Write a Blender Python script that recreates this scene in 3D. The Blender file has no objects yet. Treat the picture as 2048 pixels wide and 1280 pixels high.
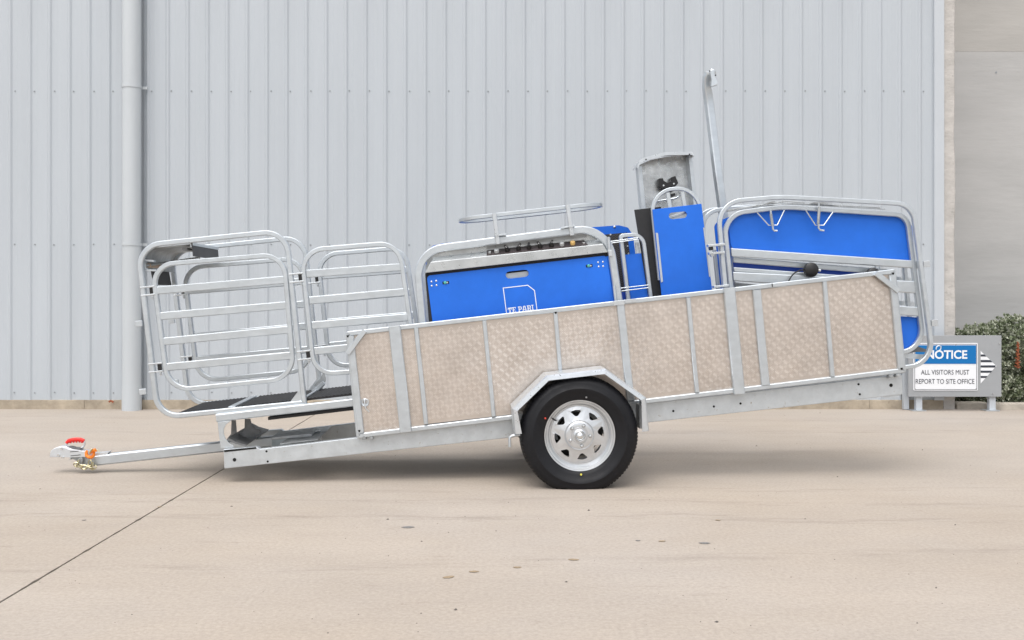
import bpy, math, random
from mathutils import Vector, Matrix
from math import radians as RAD, sin, cos, pi, atan2, sqrt

random.seed(7)
S = bpy.context.scene
COL = S.collection

# ------------------------------------------------------------------ camera
FOC, CX, HY, CAMH = 2048.0, 1024.0, 588.0, 1.16       # lens and horizon read off the photograph
cam_d = bpy.data.cameras.new('camera'); cam = bpy.data.objects.new('camera', cam_d); COL.objects.link(cam)
cam.location = (0, 0, CAMH); cam.rotation_euler = (RAD(90), 0, 0)
cam_d.sensor_width = 36; cam_d.lens = 36.0
cam_d.shift_y = -(640 - HY) / 2048.0
cam_d.clip_end = 2000
S.camera = cam

# ------------------------------------------------------------------ sky and sun (bright overcast, soft light from front left)
SUN_EL, SUN_AZ = 65.0, 198.0       # azimuth: compass-like, 180 = from behind the camera, >180 = from the left
world = bpy.data.worlds.new('World'); S.world = world; world.use_nodes = True
wn, wl = world.node_tree.nodes, world.node_tree.links
wn.clear()
sky = wn.new('ShaderNodeTexSky'); sky.sky_type = 'NISHITA'; sky.sun_disc = False
sky.sun_elevation = RAD(SUN_EL); sky.sun_rotation = RAD(SUN_AZ)
sky.air_density = 1.0; sky.dust_density = 4.0; sky.ozone_density = 1.0
hsv = wn.new('ShaderNodeHueSaturation'); hsv.inputs['Saturation'].default_value = 0.25
bg = wn.new('ShaderNodeBackground'); bg.inputs['Strength'].default_value = 0.14
wo = wn.new('ShaderNodeOutputWorld')
wl.new(sky.outputs[0], hsv.inputs['Color']); wl.new(hsv.outputs[0], bg.inputs['Color']); wl.new(bg.outputs[0], wo.inputs[0])
sun_d = bpy.data.lights.new('sun', 'SUN'); sun_d.energy = 0.85; sun_d.angle = RAD(80); sun_d.color = (1.0, 0.96, 0.91)
sun = bpy.data.objects.new('sun', sun_d); COL.objects.link(sun)
sdir = Vector((sin(RAD(SUN_AZ)) * cos(RAD(SUN_EL)), cos(RAD(SUN_AZ)) * cos(RAD(SUN_EL)), sin(RAD(SUN_EL))))
sun.rotation_euler = sdir.to_track_quat('Z', 'Y').to_euler(); sun.location = sdir * 30
S.view_settings.view_transform = 'Standard'; S.view_settings.look = 'None'
S.view_settings.gamma = 1.0; S.view_settings.use_curve_mapping = False
S.view_settings.exposure = 0.72

# ------------------------------------------------------------------ materials
MATS = {}
def mat(name, col, rough=0.5, metal=0.0, var=0.0, vscale=8.0, rvar=0.0, bump=0.0, bscale=60.0, col2=None, stretch=None, coord='Object', dirt=None, spec=0.5):
    m = bpy.data.materials.new(name); m.use_nodes = True
    n, l = m.node_tree.nodes, m.node_tree.links
    b = n['Principled BSDF']
    b.inputs['Base Color'].default_value = (*col, 1); b.inputs['Roughness'].default_value = rough
    b.inputs['Metallic'].default_value = metal; b.inputs['Specular IOR Level'].default_value = spec
    tc = n.new('ShaderNodeTexCoord'); mp = n.new('ShaderNodeMapping'); l.new(tc.outputs[coord], mp.inputs[0])
    if stretch: mp.inputs['Scale'].default_value = stretch
    csock = None
    if var or col2:
        nz = n.new('ShaderNodeTexNoise'); nz.inputs['Scale'].default_value = vscale; nz.inputs['Detail'].default_value = 6; nz.inputs['Roughness'].default_value = 0.65
        l.new(mp.outputs[0], nz.inputs['Vector'])
        r = n.new('ShaderNodeValToRGB')
        r.color_ramp.elements[0].position = 0.3; r.color_ramp.elements[1].position = 0.7
        c2 = col2 or tuple(c * (1 - var) for c in col)
        r.color_ramp.elements[0].color = (*c2, 1); r.color_ramp.elements[1].color = (*[min(1, c * (1 + var * .5)) for c in col], 1)
        l.new(nz.outputs['Fac'], r.inputs[0]); csock = r.outputs[0]
    if dirt:                                    # worn patches with a shape of their own: (colour, scale, threshold)
        dn = n.new('ShaderNodeTexNoise'); dn.inputs['Scale'].default_value = dirt[1]; dn.inputs['Detail'].default_value = 9; dn.inputs['Roughness'].default_value = 0.7
        l.new(mp.outputs[0], dn.inputs['Vector'])
        dr = n.new('ShaderNodeValToRGB'); dr.color_ramp.elements[0].position = dirt[2]; dr.color_ramp.elements[1].position = dirt[2] + 0.09
        l.new(dn.outputs['Fac'], dr.inputs[0])
        mx = n.new('ShaderNodeMix'); mx.data_type = 'RGBA'
        l.new(dr.outputs[0], mx.inputs[0])
        if csock: l.new(csock, mx.inputs[6])
        else: mx.inputs[6].default_value = (*col, 1)
        mx.inputs[7].default_value = (*dirt[0], 1); csock = mx.outputs[2]
    if csock: l.new(csock, b.inputs['Base Color'])
    if rvar:
        rn = n.new('ShaderNodeTexNoise'); rn.inputs['Scale'].default_value = vscale * 2.3; rn.inputs['Detail'].default_value = 5
        l.new(mp.outputs[0], rn.inputs['Vector'])
        mr = n.new('ShaderNodeMapRange'); mr.inputs['From Min'].default_value = .3; mr.inputs['From Max'].default_value = .7
        mr.inputs['To Min'].default_value = rough - rvar; mr.inputs['To Max'].default_value = rough + rvar
        l.new(rn.outputs['Fac'], mr.inputs[0]); l.new(mr.outputs[0], b.inputs['Roughness'])
    if bump:
        bn = n.new('ShaderNodeTexNoise'); bn.inputs['Scale'].default_value = bscale; bn.inputs['Detail'].default_value = 4
        l.new(mp.outputs[0], bn.inputs['Vector'])
        bp = n.new('ShaderNodeBump'); bp.inputs['Strength'].default_value = bump; bp.inputs['Distance'].default_value = 0.01
        l.new(bn.outputs['Fac'], bp.inputs['Height']); l.new(bp.outputs[0], b.inputs['Normal'])
    MATS[name] = m
    return m

mat('galv', (0.575, 0.62, 0.655), 0.36, 0.72, var=0.10, vscale=16, rvar=0.06, stretch=(.7, 1, 1.2))
mat('galv_bright', (0.61, 0.645, 0.675), 0.32, 0.7, var=0.10, vscale=18, rvar=0.06)
mat('galv_dull', (0.42, 0.44, 0.45), 0.5, 0.6, var=0.35, vscale=9, rvar=0.1, dirt=((0.16, 0.16, 0.16), 24, 0.62))
mat('galv_dark', (0.20, 0.205, 0.21), 0.5, 0.6, var=0.3, vscale=12)
mat('galv_sheet', (0.54, 0.565, 0.575), 0.34, 0.7, var=0.16, vscale=7, rvar=0.12, dirt=((0.47, 0.49, 0.50), 14, 0.60))
mat('galv_shield', (0.60, 0.62, 0.63), 0.30, 0.8, var=0.30, vscale=9, rvar=0.12, dirt=((0.40, 0.42, 0.43), 16, 0.58))
mat('galv_mud', (0.57, 0.61, 0.64), 0.38, 0.6, var=0.12, vscale=14, rvar=0.08, dirt=((0.30, 0.26, 0.20), 34, 0.615))
mat('checker', (0.64, 0.578, 0.525), 0.35, 0.9, var=0.12, vscale=5.0, rvar=0.07)
mat('checker_bar', (0.80, 0.74, 0.685), 0.29, 0.9, var=0.10, vscale=5.0)  # paler than the plate: highlights of the raised bars put into the colour
mat('steel_box', (0.40, 0.45, 0.48), 0.35, 0.8, var=0.2, vscale=10)
mat('zinc', (0.55, 0.50, 0.33), 0.32, 0.9, var=0.25, vscale=60)
mat('bolt', (0.72, 0.74, 0.75), 0.25, 0.9)
mat('blue', (0.017, 0.150, 0.68), 0.46, 0.0, var=0.10, rvar=.08, vscale=5, bump=0.10, bscale=260, spec=0.28)
mat('blue_dark', (0.010, 0.065, 0.42), 0.5, 0.0, var=0.05, vscale=5)
mat('white_paint', (0.80, 0.82, 0.84), 0.5)
mat('black_rubber', (0.018, 0.018, 0.020), 0.62, 0.0, var=0.25, vscale=18, bump=0.2, bscale=90)
mat('mat_rubber', (0.012, 0.011, 0.012), 0.6, 0.0, var=0.3, vscale=14, bump=0.2, bscale=60)
mat('tyre', (0.007, 0.0075, 0.010), 0.5, 0.0, var=0.3, vscale=10, rvar=0.08, bump=0.08, bscale=120, spec=0.3)
mat('black_board', (0.022, 0.023, 0.025), 0.75, 0.0, var=0.15, vscale=25, bump=0.15, bscale=200)
mat('flap', (0.060, 0.063, 0.070), 0.6, 0.0, var=0.15, vscale=12)
mat('black_plastic', (0.012, 0.012, 0.013), 0.35)
mat('hole', (0.006, 0.006, 0.006), 0.9)
mat('ctrl_panel', (0.045, 0.034, 0.036), 0.45, var=0.2, vscale=40)
mat('red_grip', (0.75, 0.018, 0.012), 0.35)
mat('orange_paint', (0.88, 0.24, 0.02), 0.42)
mat('yellow_btn', (0.75, 0.50, 0.18), 0.4)
mat('grey_btn', (0.45, 0.47, 0.48), 0.35)
mat('green_bolt', (0.10, 0.45, 0.38), 0.35, 0.3)
mat('red_dot', (0.5, 0.05, 0.03), 0.6)
mat('yellow_dot', (0.75, 0.68, 0.10), 0.6)
mat('grey_dot', (0.20, 0.20, 0.20), 0.6)
mat('rim', (0.64, 0.66, 0.68), 0.30, 0.75, var=0.08, vscale=20)
mat('tan_roller', (0.45, 0.33, 0.24), 0.6, var=0.2, vscale=30)
mat('coupling_zinc', (0.66, 0.69, 0.72), 0.36, 0.55, var=0.08, vscale=30)
# --- building
mat('cladding', (0.452, 0.490, 0.526), 0.42, 0.0, var=0.06, vscale=2.2, rvar=0.05, stretch=(1, 1, .12), bump=0.03, bscale=2.5)
mat('flashing', (0.490, 0.525, 0.560), 0.45, 0.0, var=0.03, vscale=2)
mat('pipe', (0.50, 0.535, 0.56), 0.45, 0.0, var=0.05, vscale=3, stretch=(1, 1, .3))
mat('screw', (0.29, 0.31, 0.33), 0.5, 0.3)
mat('plinth', (0.42, 0.36, 0.28), 0.9, 0.0, var=0.35, vscale=5, bump=0.6, bscale=25, dirt=((0.13, 0.11, 0.07), 3.5, 0.62))
mat('column', (0.50, 0.48, 0.455), 0.9, 0.0, var=0.22, vscale=5, bump=0.5, bscale=30, stretch=(1, 1, 1.8), dirt=((0.28, 0.27, 0.25), 6, 0.60))
mat('grey_concrete', (0.455, 0.455, 0.45), 0.85, 0.0, var=0.13, vscale=1.6, bump=0.25, bscale=14, stretch=(.35, 1, 1.6))
mat('brown_concrete', (0.43, 0.42, 0.40), 0.85, 0.0, var=0.12, vscale=1.6, bump=0.25, bscale=14, stretch=(.35, 1, 1.6))
mat('kerb', (0.46, 0.42, 0.36), 0.9, 0.0, var=0.3, vscale=6, bump=0.5, bscale=30)
mat('leaf', (0.21, 0.25, 0.15), 0.5, 0.0, var=0.55, vscale=9)
mat('leaf_pale', (0.50, 0.53, 0.42), 0.45, 0.0, var=0.35, vscale=9)
mat('hedge_core', (0.085, 0.095, 0.06), 0.9)  # dark colour of the hedge's solid core, standing for the shade inside
mat('flower', (0.30, 0.085, 0.035), 0.7, var=0.3, vscale=60)
mat('board_grey', (0.33, 0.345, 0.36), 0.6, 0.1, var=0.05, vscale=8)
mat('sign_white', (0.78, 0.80, 0.83), 0.4)
mat('sign_blue', (0.004, 0.150, 0.42), 0.5, spec=.3)
mat('sign_black', (0.03, 0.035, 0.05), 0.5)
mat('dry_leaf', (0.34, 0.26, 0.17), 0.8, var=0.3, vscale=40)
mat('grey_leaf', (0.21, 0.205, 0.20), 0.7, var=0.3, vscale=40)
mat('stone', (0.10, 0.09, 0.08), 0.9)
mat('joint', (0.07, 0.055, 0.045), 0.95)

def concrete_yard_material():
    m = bpy.data.materials.new('yard_concrete'); m.use_nodes = True
    n, l = m.node_tree.nodes, m.node_tree.links; b = n['Principled BSDF']
    tc = n.new('ShaderNodeTexCoord')
    def noise(scale, detail, stretch=(1, 1, 1), rough=.6):
        mp = n.new('ShaderNodeMapping'); mp.inputs['Scale'].default_value = stretch; l.new(tc.outputs['Object'], mp.inputs[0])
        z = n.new('ShaderNodeTexNoise'); z.inputs['Scale'].default_value = scale; z.inputs['Detail'].default_value = detail; z.inputs['Roughness'].default_value = rough
        l.new(mp.outputs[0], z.inputs['Vector']); return z.outputs['Fac']
    def ramp(f, p0, c0, p1, c1):
        r = n.new('ShaderNodeValToRGB'); e = r.color_ramp.elements
        e[0].position, e[0].color, e[1].position, e[1].color = p0, (*c0, 1), p1, (*c1, 1)
        l.new(f, r.inputs[0]); return r.outputs[0]
    def mixc(a, bsock, fac, mode='MIX'):
        x = n.new('ShaderNodeMix'); x.data_type = 'RGBA'; x.blend_type = mode
        if isinstance(fac, float): x.inputs[0].default_value = fac
        else: l.new(fac, x.inputs[0])
        l.new(a, x.inputs[6]); l.new(bsock, x.inputs[7]); return x.outputs[2]
    base = ramp(noise(0.33, 5), .32, (0.420, 0.358, 0.294), .68, (0.430, 0.385, 0.342))
    # broom-finish and tyre streaks running along the yard
    streak = ramp(noise(1.3, 8, (.5, 1.1, 1), .72), .35, (.86, .855, .85), .65, (1.04, 1.04, 1.04))
    c = mixc(base, streak, .6, 'MULTIPLY')
    fine = ramp(noise(55, 8, (1, 1, 1), .8), .3, (.74, .74, .74), .7, (1.16, 1.16, 1.16))
    c = mixc(c, fine, .85, 'MULTIPLY')
    spot = ramp(noise(4.0, 8, (1, 1.5, 1), .75), .61, (1, 1, 1), .72, (.80, .785, .77))
    c = mixc(c, spot, .8, 'MULTIPLY')
    tm = n.new('ShaderNodeMapping'); tm.inputs['Scale'].default_value = (.5, 7, 1); l.new(tc.outputs['Object'], tm.inputs[0])
    scuff = ramp(noise(2.2, 10, (.45, 5, 1), .8), .60, (1, 1, 1), .69, (.66, .65, .64))
    c = mixc(c, scuff, .75, 'MULTIPLY')
    pit = ramp(noise(26, 4, (1, 1, 1), .6), .70, (1, 1, 1), .76, (.58, .55, .52))
    c = mixc(c, pit, .75, 'MULTIPLY')
    # faint tyre tracks: bands along the yard, broken up by the concrete's grain
    sp = n.new('ShaderNodeSeparateXYZ'); l.new(tc.outputs['Object'], sp.inputs[0])
    def mth(op, a, bb=0.0):
        x = n.new('ShaderNodeMath'); x.operation = op
        for i, v in enumerate((a, bb)):
            if isinstance(v, (int, float)): x.inputs[i].default_value = v
            else: l.new(v, x.inputs[i])
        return x.outputs[0]
    wob = noise(.25, 2)
    for y0, sl, hw, amt in ((5.30, -.035, .09, .50), (5.72, -.035, .085, .45), (4.45, .06, .10, .32), (8.60, .01, .12, .45), (9.50, -.02, .12, .35), (6.05, .02, .08, .35)):
        t = mth('ABSOLUTE', mth('SUBTRACT', mth('SUBTRACT', sp.outputs[1], mth('MULTIPLY', sp.outputs[0], sl)), mth('ADD', y0 - .4, mth('MULTIPLY', wob, .8))))
        mr = n.new('ShaderNodeMapRange'); mr.inputs['From Min'].default_value = hw * .5; mr.inputs['From Max'].default_value = hw; mr.inputs['To Min'].default_value = 1; mr.inputs['To Max'].default_value = 0
        l.new(t, mr.inputs[0])
        br = n.new('ShaderNodeMapRange'); br.inputs['From Min'].default_value = .47; br.inputs['From Max'].default_value = .66
        l.new(noise(3.2 + y0 * .1, 9, (.55, 4.0, 1), .75), br.inputs[0])
        dk = n.new('ShaderNodeRGB'); dk.outputs[0].default_value = (.52, .51, .50, 1)
        c = mixc(c, dk.outputs[0], mth('MULTIPLY', mth('MULTIPLY', mr.outputs[0], br.outputs[0]), amt), 'MULTIPLY')
    l.new(c, b.inputs['Base Color']); b.inputs['Roughness'].default_value = .82; b.inputs['Specular IOR Level'].default_value = .3
    bp = n.new('ShaderNodeBump'); bp.inputs['Strength'].default_value = .25; bp.inputs['Distance'].default_value = .004
    l.new(noise(90, 5), bp.inputs['Height']); l.new(bp.outputs[0], b.inputs['Normal'])
    MATS['yard'] = m
concrete_yard_material()

def chevron_material():
    m = bpy.data.materials.new('chevron_rubber'); m.use_nodes = True
    n, l = m.node_tree.nodes, m.node_tree.links; b = n['Principled BSDF']
    tc = n.new('ShaderNodeTexCoord'); sp = n.new('ShaderNodeSeparateXYZ'); l.new(tc.outputs['Object'], sp.inputs[0])
    def M(op, a, bb=None):
        x = n.new('ShaderNodeMath'); x.operation = op
        for i, v in enumerate((a, bb)):
            if v is None: continue
            if isinstance(v, (int, float)): x.inputs[i].default_value = v
            else: l.new(v, x.inputs[i])
        return x.outputs[0]
    pp = M('PINGPONG', sp.outputs[0], 0.022)
    s = M('FRACT', M('MULTIPLY', M('ADD', sp.outputs[2], pp), 62.0))
    st = M('GREATER_THAN', s, 0.72)
    mx = n.new('ShaderNodeMix'); mx.data_type = 'RGBA'; l.new(st, mx.inputs[0])
    mx.inputs[6].default_value = (0.016, 0.016, 0.017, 1); mx.inputs[7].default_value = (0.075, 0.068, 0.066, 1)
    l.new(mx.outputs[2], b.inputs['Base Color']); b.inputs['Roughness'].default_value = .6
    MATS['chevron'] = m
chevron_material()

# ------------------------------------------------------------------ mesh helpers
class MB:
    def __init__(self): self.v, self.f = [], []
    def add(self, vs, fs):
        o = len(self.v); self.v += [tuple(p) for p in vs]; self.f += [tuple(i + o for i in f) for f in fs]; return self
    def box(self, x0, x1, y0, y1, z0, z1):
        return self.add([(x0, y0, z0), (x1, y0, z0), (x1, y1, z0), (x0, y1, z0), (x0, y0, z1), (x1, y0, z1), (x1, y1, z1), (x0, y1, z1)],
                        [(0, 3, 2, 1), (4, 5, 6, 7), (0, 1, 5, 4), (1, 2, 6, 5), (2, 3, 7, 6), (3, 0, 4, 7)])
    def prism(self, pts, y0, y1):            # polygon in (x,z), extruded along y
        n = len(pts)
        if sum(pts[i][0] * pts[(i + 1) % n][1] - pts[(i + 1) % n][0] * pts[i][1] for i in range(n)) < 0: pts = pts[::-1]
        vs = [(x, y0, z) for x, z in pts] + [(x, y1, z) for x, z in pts]
        return self.add(vs, [tuple(range(n)), tuple(range(2 * n - 1, n - 1, -1))] + [(i, i + n, (i + 1) % n + n, (i + 1) % n) for i in range(n)])
    def ring(self, outer, inner, y0, y1):    # plate with one hole; both outlines have the same number of points
        n = len(outer)
        vs = [(x, y0, z) for x, z in outer] + [(x, y0, z) for x, z in inner] + [(x, y1, z) for x, z in outer] + [(x, y1, z) for x, z in inner]
        fs = []
        for i in range(n):
            j = (i + 1) % n
            fs += [(i, j, n + j, n + i), (2 * n + j, 2 * n + i, 3 * n + i, 3 * n + j), (j, i, 2 * n + i, 2 * n + j), (n + i, n + j, 3 * n + j, 3 * n + i)]
        return self.add(vs, fs)
    def sweep(self, pts, half, y0, y1, closed=False, ch=0.2):   # flat path in (x,z); box section with chamfers
        n = len(pts); hw = half; c = min(hw, (y1 - y0) / 2) * ch
        sec = [(-hw, y0 + c), (-hw + c, y0), (hw - c, y0), (hw, y0 + c), (hw, y1 - c), (hw - c, y1), (-hw + c, y1), (-hw, y1 - c)]
        vs, fs = [], []
        for i in range(n):
            p = Vector(pts[i])
            a = Vector(pts[i - 1]) if (i or closed) else None
            b = Vector(pts[(i + 1) % n]) if (i < n - 1 or closed) else None
            d0 = (p - a).normalized() if a is not None else None; d1 = (b - p).normalized() if b is not None else None
            if d0 is None: d0 = d1
            if d1 is None: d1 = d0
            t = (d0 + d1); t = t.normalized() if t.length > 1e-6 else d0
            nrm = Vector((-t.y, t.x)); k = 1 / max(.4, nrm.dot(Vector((-d0.y, d0.x))))
            for s, y in sec: q = p + nrm * s * k; vs.append((q.x, y, q.y))
        m = 8; cnt = n if closed else n - 1
        for i in range(cnt):
            j = (i + 1) % n
            for k in range(m): fs.append((i * m + k, i * m + (k + 1) % m, j * m + (k + 1) % m, j * m + k))
        if not closed: fs += [tuple(range(m - 1, -1, -1)), tuple((n - 1) * m + k for k in range(m))]
        return self.add(vs, fs)
    def tube(self, pts, r, seg=8, closed=False):                # round tube along any 3-D path
        P = [Vector(p) for p in pts]; n = len(P); vs, fs = [], []
        t0 = (P[1] - P[0]).normalized(); up = Vector((0, 0, 1)) if abs(t0.z) < .9 else Vector((1, 0, 0))
        nr = t0.cross(up).normalized()
        for i in range(n):
            if closed: t = P[(i + 1) % n] - P[i - 1]
            else: t = P[min(i + 1, n - 1)] - P[max(i - 1, 0)]
            t.normalize(); nr = (nr - t * nr.dot(t)).normalized(); bn = t.cross(nr)
            rr = r[i] if isinstance(r, (list, tuple)) else r
            for k in range(seg):
                a = 2 * pi * k / seg; vs.append(P[i] + nr * cos(a) * rr + bn * sin(a) * rr)
        for i in range(n if closed else n - 1):
            j = (i + 1) % n
            for k in range(seg): fs.append((i * seg + k, i * seg + (k + 1) % seg, j * seg + (k + 1) % seg, j * seg + k))
        if not closed: fs += [tuple(range(seg - 1, -1, -1)), tuple((n - 1) * seg + k for k in range(seg))]
        return self.add(vs, fs)
    def lathe(self, prof, c, seg=48, axis='y', cap=False):      # profile of (radius, along) round an axis through c
        vs, fs = [], []
        for k in range(seg):
            a = 2 * pi * k / seg
            for r, h in prof:
                if axis == 'y': vs.append((c[0] + r * cos(a), c[1] + h, c[2] + r * sin(a)))
                else: vs.append((c[0] + r * cos(a), c[1] + r * sin(a), c[2] + h))
        m = len(prof)
        for k in range(seg):
            j = (k + 1) % seg
            for i in range(m - 1): fs.append((k * m + i, j * m + i, j * m + i + 1, k * m + i + 1))
        if cap:
            fs.append(tuple(k * m for k in range(seg))[::-1]); fs.append(tuple(k * m + m - 1 for k in range(seg)))
        return self.add(vs, fs)
    def disc(self, c, r, y0, y1, seg=12): return self.lathe([(r, y0), (r, y1)], (c[0], 0, c[1]), seg, cap=True)

ORG = {}
def build(name, mb, material, parent=None, bev=0.0, smooth=False, kind=None, label=None):
    me = bpy.data.meshes.new(name)
    off = Vector((0, 0, 0))
    root = parent
    while root is not None and root.parent is not None: root = root.parent
    if root is not None and root.name in ORG: off = ORG[root.name]
    me.from_pydata([(p[0] - off[0], p[1] - off[1], p[2] - off[2]) for p in mb.v], [], mb.f)
    me.update()
    me.materials.append(MATS[material])
    if smooth:
        me.shade_smooth()
        try: me.set_sharp_from_angle(angle=RAD(38))
        except Exception: pass
    o = bpy.data.objects.new(name, me); COL.objects.link(o)
    if parent is not None: o.parent = parent
    if bev:
        b = o.modifiers.new('bevel', 'BEVEL'); b.width = bev; b.segments = 2; b.limit_method = 'ANGLE'; b.angle_limit = RAD(50); b.harden_normals = False
    if kind: o['kind'] = kind
    if label: o['label'] = label
    return o
def tag(o, label=None, cat=None, group=None, kind=None):
    if label: o['label'] = label
    if cat: o['category'] = cat
    if group: o['group'] = group
    if kind: o['kind'] = kind
    return o
def empty(name, mw=None, org=None):
    o = bpy.data.objects.new(name, None); COL.objects.link(o); o.empty_display_size = .2
    if mw is not None: o.matrix_world = mw
    if org is not None: ORG[o.name] = Vector(org)
    return o
def dup(o, parent=None, shift=None):
    c = o.copy(); COL.objects.link(c); c.parent = parent
    if shift is not None: c.location = Vector(c.location) + Vector(shift)
    for ch in list(o.children): dup(ch, c)
    return c
def arc(c, r, a0, a1, n): return [(c[0] + r * cos(RAD(a0 + (a1 - a0) * i / n)), c[1] + r * sin(RAD(a0 + (a1 - a0) * i / n))) for i in range(n + 1)]
def rounded(pts, rad, closed=True, n=9):
    out = []; N = len(pts)
    for i in range(N):
        r = rad[i] if isinstance(rad, (list, tuple)) else rad
        p = Vector(pts[i])
        if r <= 0 or (not closed and i in (0, N - 1)): out.append(tuple(p)); continue
        a = Vector(pts[i - 1]) - p; b = Vector(pts[(i + 1) % N]) - p
        la, lb = a.length, b.length; a.normalize(); b.normalize()
        ang = a.angle(b); d = min(r / math.tan(ang / 2), la * .49, lb * .49)
        rr = d * math.tan(ang / 2); bis = (a + b).normalized(); c = p + bis * (rr / sin(ang / 2))
        s, e = p + a * d - c, p + b * d - c
        t0 = atan2(s.y, s.x); t1 = atan2(e.y, e.x); dt = (t1 - t0 + pi) % (2 * pi) - pi
        out += [(c.x + rr * cos(t0 + dt * k / n), c.y + rr * sin(t0 + dt * k / n)) for k in range(n + 1)]
    return out

def gpt(px, py, Y):                           # a point of the place: photograph position at distance Y
    return Vector(((px - CX) / FOC * Y, Y, CAMH + (HY - py) / FOC * Y))
def gnd(px, py):
    Y = FOC * CAMH / (py - HY); return Vector(((px - CX) / FOC * Y, Y, 0))

# ================================================================== THE SETTING
WALL = 10.33
CORNER_X = gpt(1866, 0, WALL).x
# --- ground: a base sheet to the horizon, and the yard slabs either side of the saw-cut joint
g = MB().add([(-600, -600, -.16), (600, -600, -.16), (600, 600, -.16), (-600, 600, -.16)], [(0, 1, 2, 3)])
ground = build('ground', g, 'yard'); tag(ground, 'beige concrete ground', None, kind='structure')
JX = -1.915
def jointline(side):
    r = random.Random(3); pts = []; y = -14.0
    while y < WALL + 1.9:
        chip = 0.010 * (r.random() ** 7) * (1 if r.random() > .35 else 0)
        pts.append((JX + 0.006 * y * .8 - 0.03 + side * (0.0045 + r.random() * .0015 + chip * .5 + (random.Random(int(y * 33)).random() > .975) * .004), y)); y += 0.045
    return pts
def slab(line, xfar, flip):
    top = [(x, y, 0.0) for x, y in line]; n = len(top); vs = top + [(xfar, y, 0.0) for x, y in line] + [(x, y, -.155) for x, y in line]
    fs = []
    for i in range(n - 1):
        fs.append((i, n + i, n + i + 1, i + 1) if flip else (i, i + 1, n + i + 1, n + i))
        fs.append((i, i + 1, 2 * n + i + 1, 2 * n + i) if flip else (i + 1, i, 2 * n + i, 2 * n + i + 1))
    return MB().add(vs, fs)
build('slab', slab(jointline(-1), -40, False), 'yard', ground)
build('slab', slab(jointline(1), 40, True), 'yard', ground)
jf = MB().add([(JX - .25, -14, -.012), (JX + .25, -14, -.012), (JX + .25, WALL + 1.8, -.012), (JX - .25, WALL + 1.8, -.012)], [(0, 1, 2, 3)])
build('joint_filler', jf, 'joint', ground)

# --- the clad shed
shed = empty('clad_shed', Matrix.Translation((0, WALL, 0)), (0, WALL, 0))
tag(shed, 'large shed clad in pale blue grey ribbed steel sheets behind the trailer', 'building')
WZ0, WZ1 = gpt(0, 800, WALL).z, 7.2
PITCH = 0.1995
def rib_profile(nr):
    p = []
    for k in range(nr):
        x = k * PITCH
        p += [(x, 0), (x + .002, 0), (x + .010, -.0015), (x + .024, -.0125), (x + .029, -.0145), (x + .039, -.0145), (x + .044, -.0125), (x + .058, -.0015), (x + .066, 0), (x + .095, 0), (x + .099, -.0007), (x + .108, -.0007), (x + .112, 0),
              (x + .142, 0), (x + .146, -.0007), (x + .155, -.0007), (x + .159, 0)]
    p.append((nr * PITCH + .001, 0)); return p
def sheet(nr):
    pr = rib_profile(nr); n = len(pr); vs = []; fs = []
    for z in (WZ0, WZ1): vs += [(x, WALL + y, z) for x, y in pr]
    fs = [(i, i + 1, n + i + 1, n + i) for i in range(n - 1)]
    return MB().add(vs, fs)
GAP0, GAP1 = gpt(247, 0, WALL).x, gpt(289.5, 0, WALL).x
def sheets(x_end, x_start, phase_right):
    # whole sheets of four ribs from x_start leftwards or rightwards until x_end
    base = build('cladding_sheet', sheet(4), 'cladding', shed)
    return base
first = None
x = GAP1
while x < CORNER_X - .01:
    n = min(4, int((CORNER_X - x + .06) / PITCH)) or 1
    if first is None: first = build('cladding_sheet', sheet(4), 'cladding', shed); first.location.x = x; o = first
    elif n == 4: o = first.copy(); COL.objects.link(o); o.location.x = x
    else: o = build('cladding_sheet', sheet(n), 'cladding', shed); o.location.x = x
    o.location.y = .0006 * ((int(x * 10)) % 2)
    x += n * PITCH
x = GAP0 - 4 * PITCH + .02
while x > -10:
    o = first.copy(); COL.objects.link(o); o.location.x = x; x -= 4 * PITCH
build('recess_flashing', MB().box(GAP0 - .02, GAP1 + .001, WALL + .055, WALL + .07, WZ0, WZ1).box(GAP1 - .002, GAP1 + .0005, WALL - .004, WALL + .055, WZ0, WZ1), 'flashing', shed)
def screw_row(py, right_from):
    z = gpt(0, py, WALL).z; m = MB()
    xs = []
    x = GAP1 + .075
    while x < CORNER_X - .03: xs.append(x); x += PITCH
    x = GAP0 - .10
    while x > -6.5: xs.append(x); x -= PITCH
    for x in xs:
        zz = z + random.uniform(-.004, .004)
        m.lathe([(.008, -.001), (.008, -.003), (.0055, -.004), (.0055, -.007), (0.0005, -.0075)], (x + random.uniform(-.006, .006), WALL, zz), 6)
    build('screw_row', m, 'screw', shed, kind='stuff')
for py in (182, 489, 785): screw_row(py, 0)
# plinth of rough concrete under the sheets, in lengths
x = -10.0
while x < CORNER_X + .09:
    L = min(random.uniform(1.0, 1.35), CORNER_X + .10 - x)
    if L < .05: break
    build('plinth_block', MB().box(x, x + L - .002, WALL - .012 - random.random() * .006, WALL + .2, -.02, WZ0 + .002), 'plinth', shed, bev=.003); x += L
cx0, cx1, cx2 = CORNER_X, gpt(1886, 0, WALL).x, gpt(1910, 0, WALL).x
build('corner_flashing', MB().prism([(cx0, WZ0 - .0), (cx1, WZ0), (cx1, WZ1), (cx0, WZ1)], WALL - .034, WALL + .06), 'flashing', shed, bev=.004)
build('foam_closer', MB().box(-10, CORNER_X, WALL + .004, WALL + .05, WZ0 + .001, WZ0 + .02), 'screw', shed)
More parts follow.
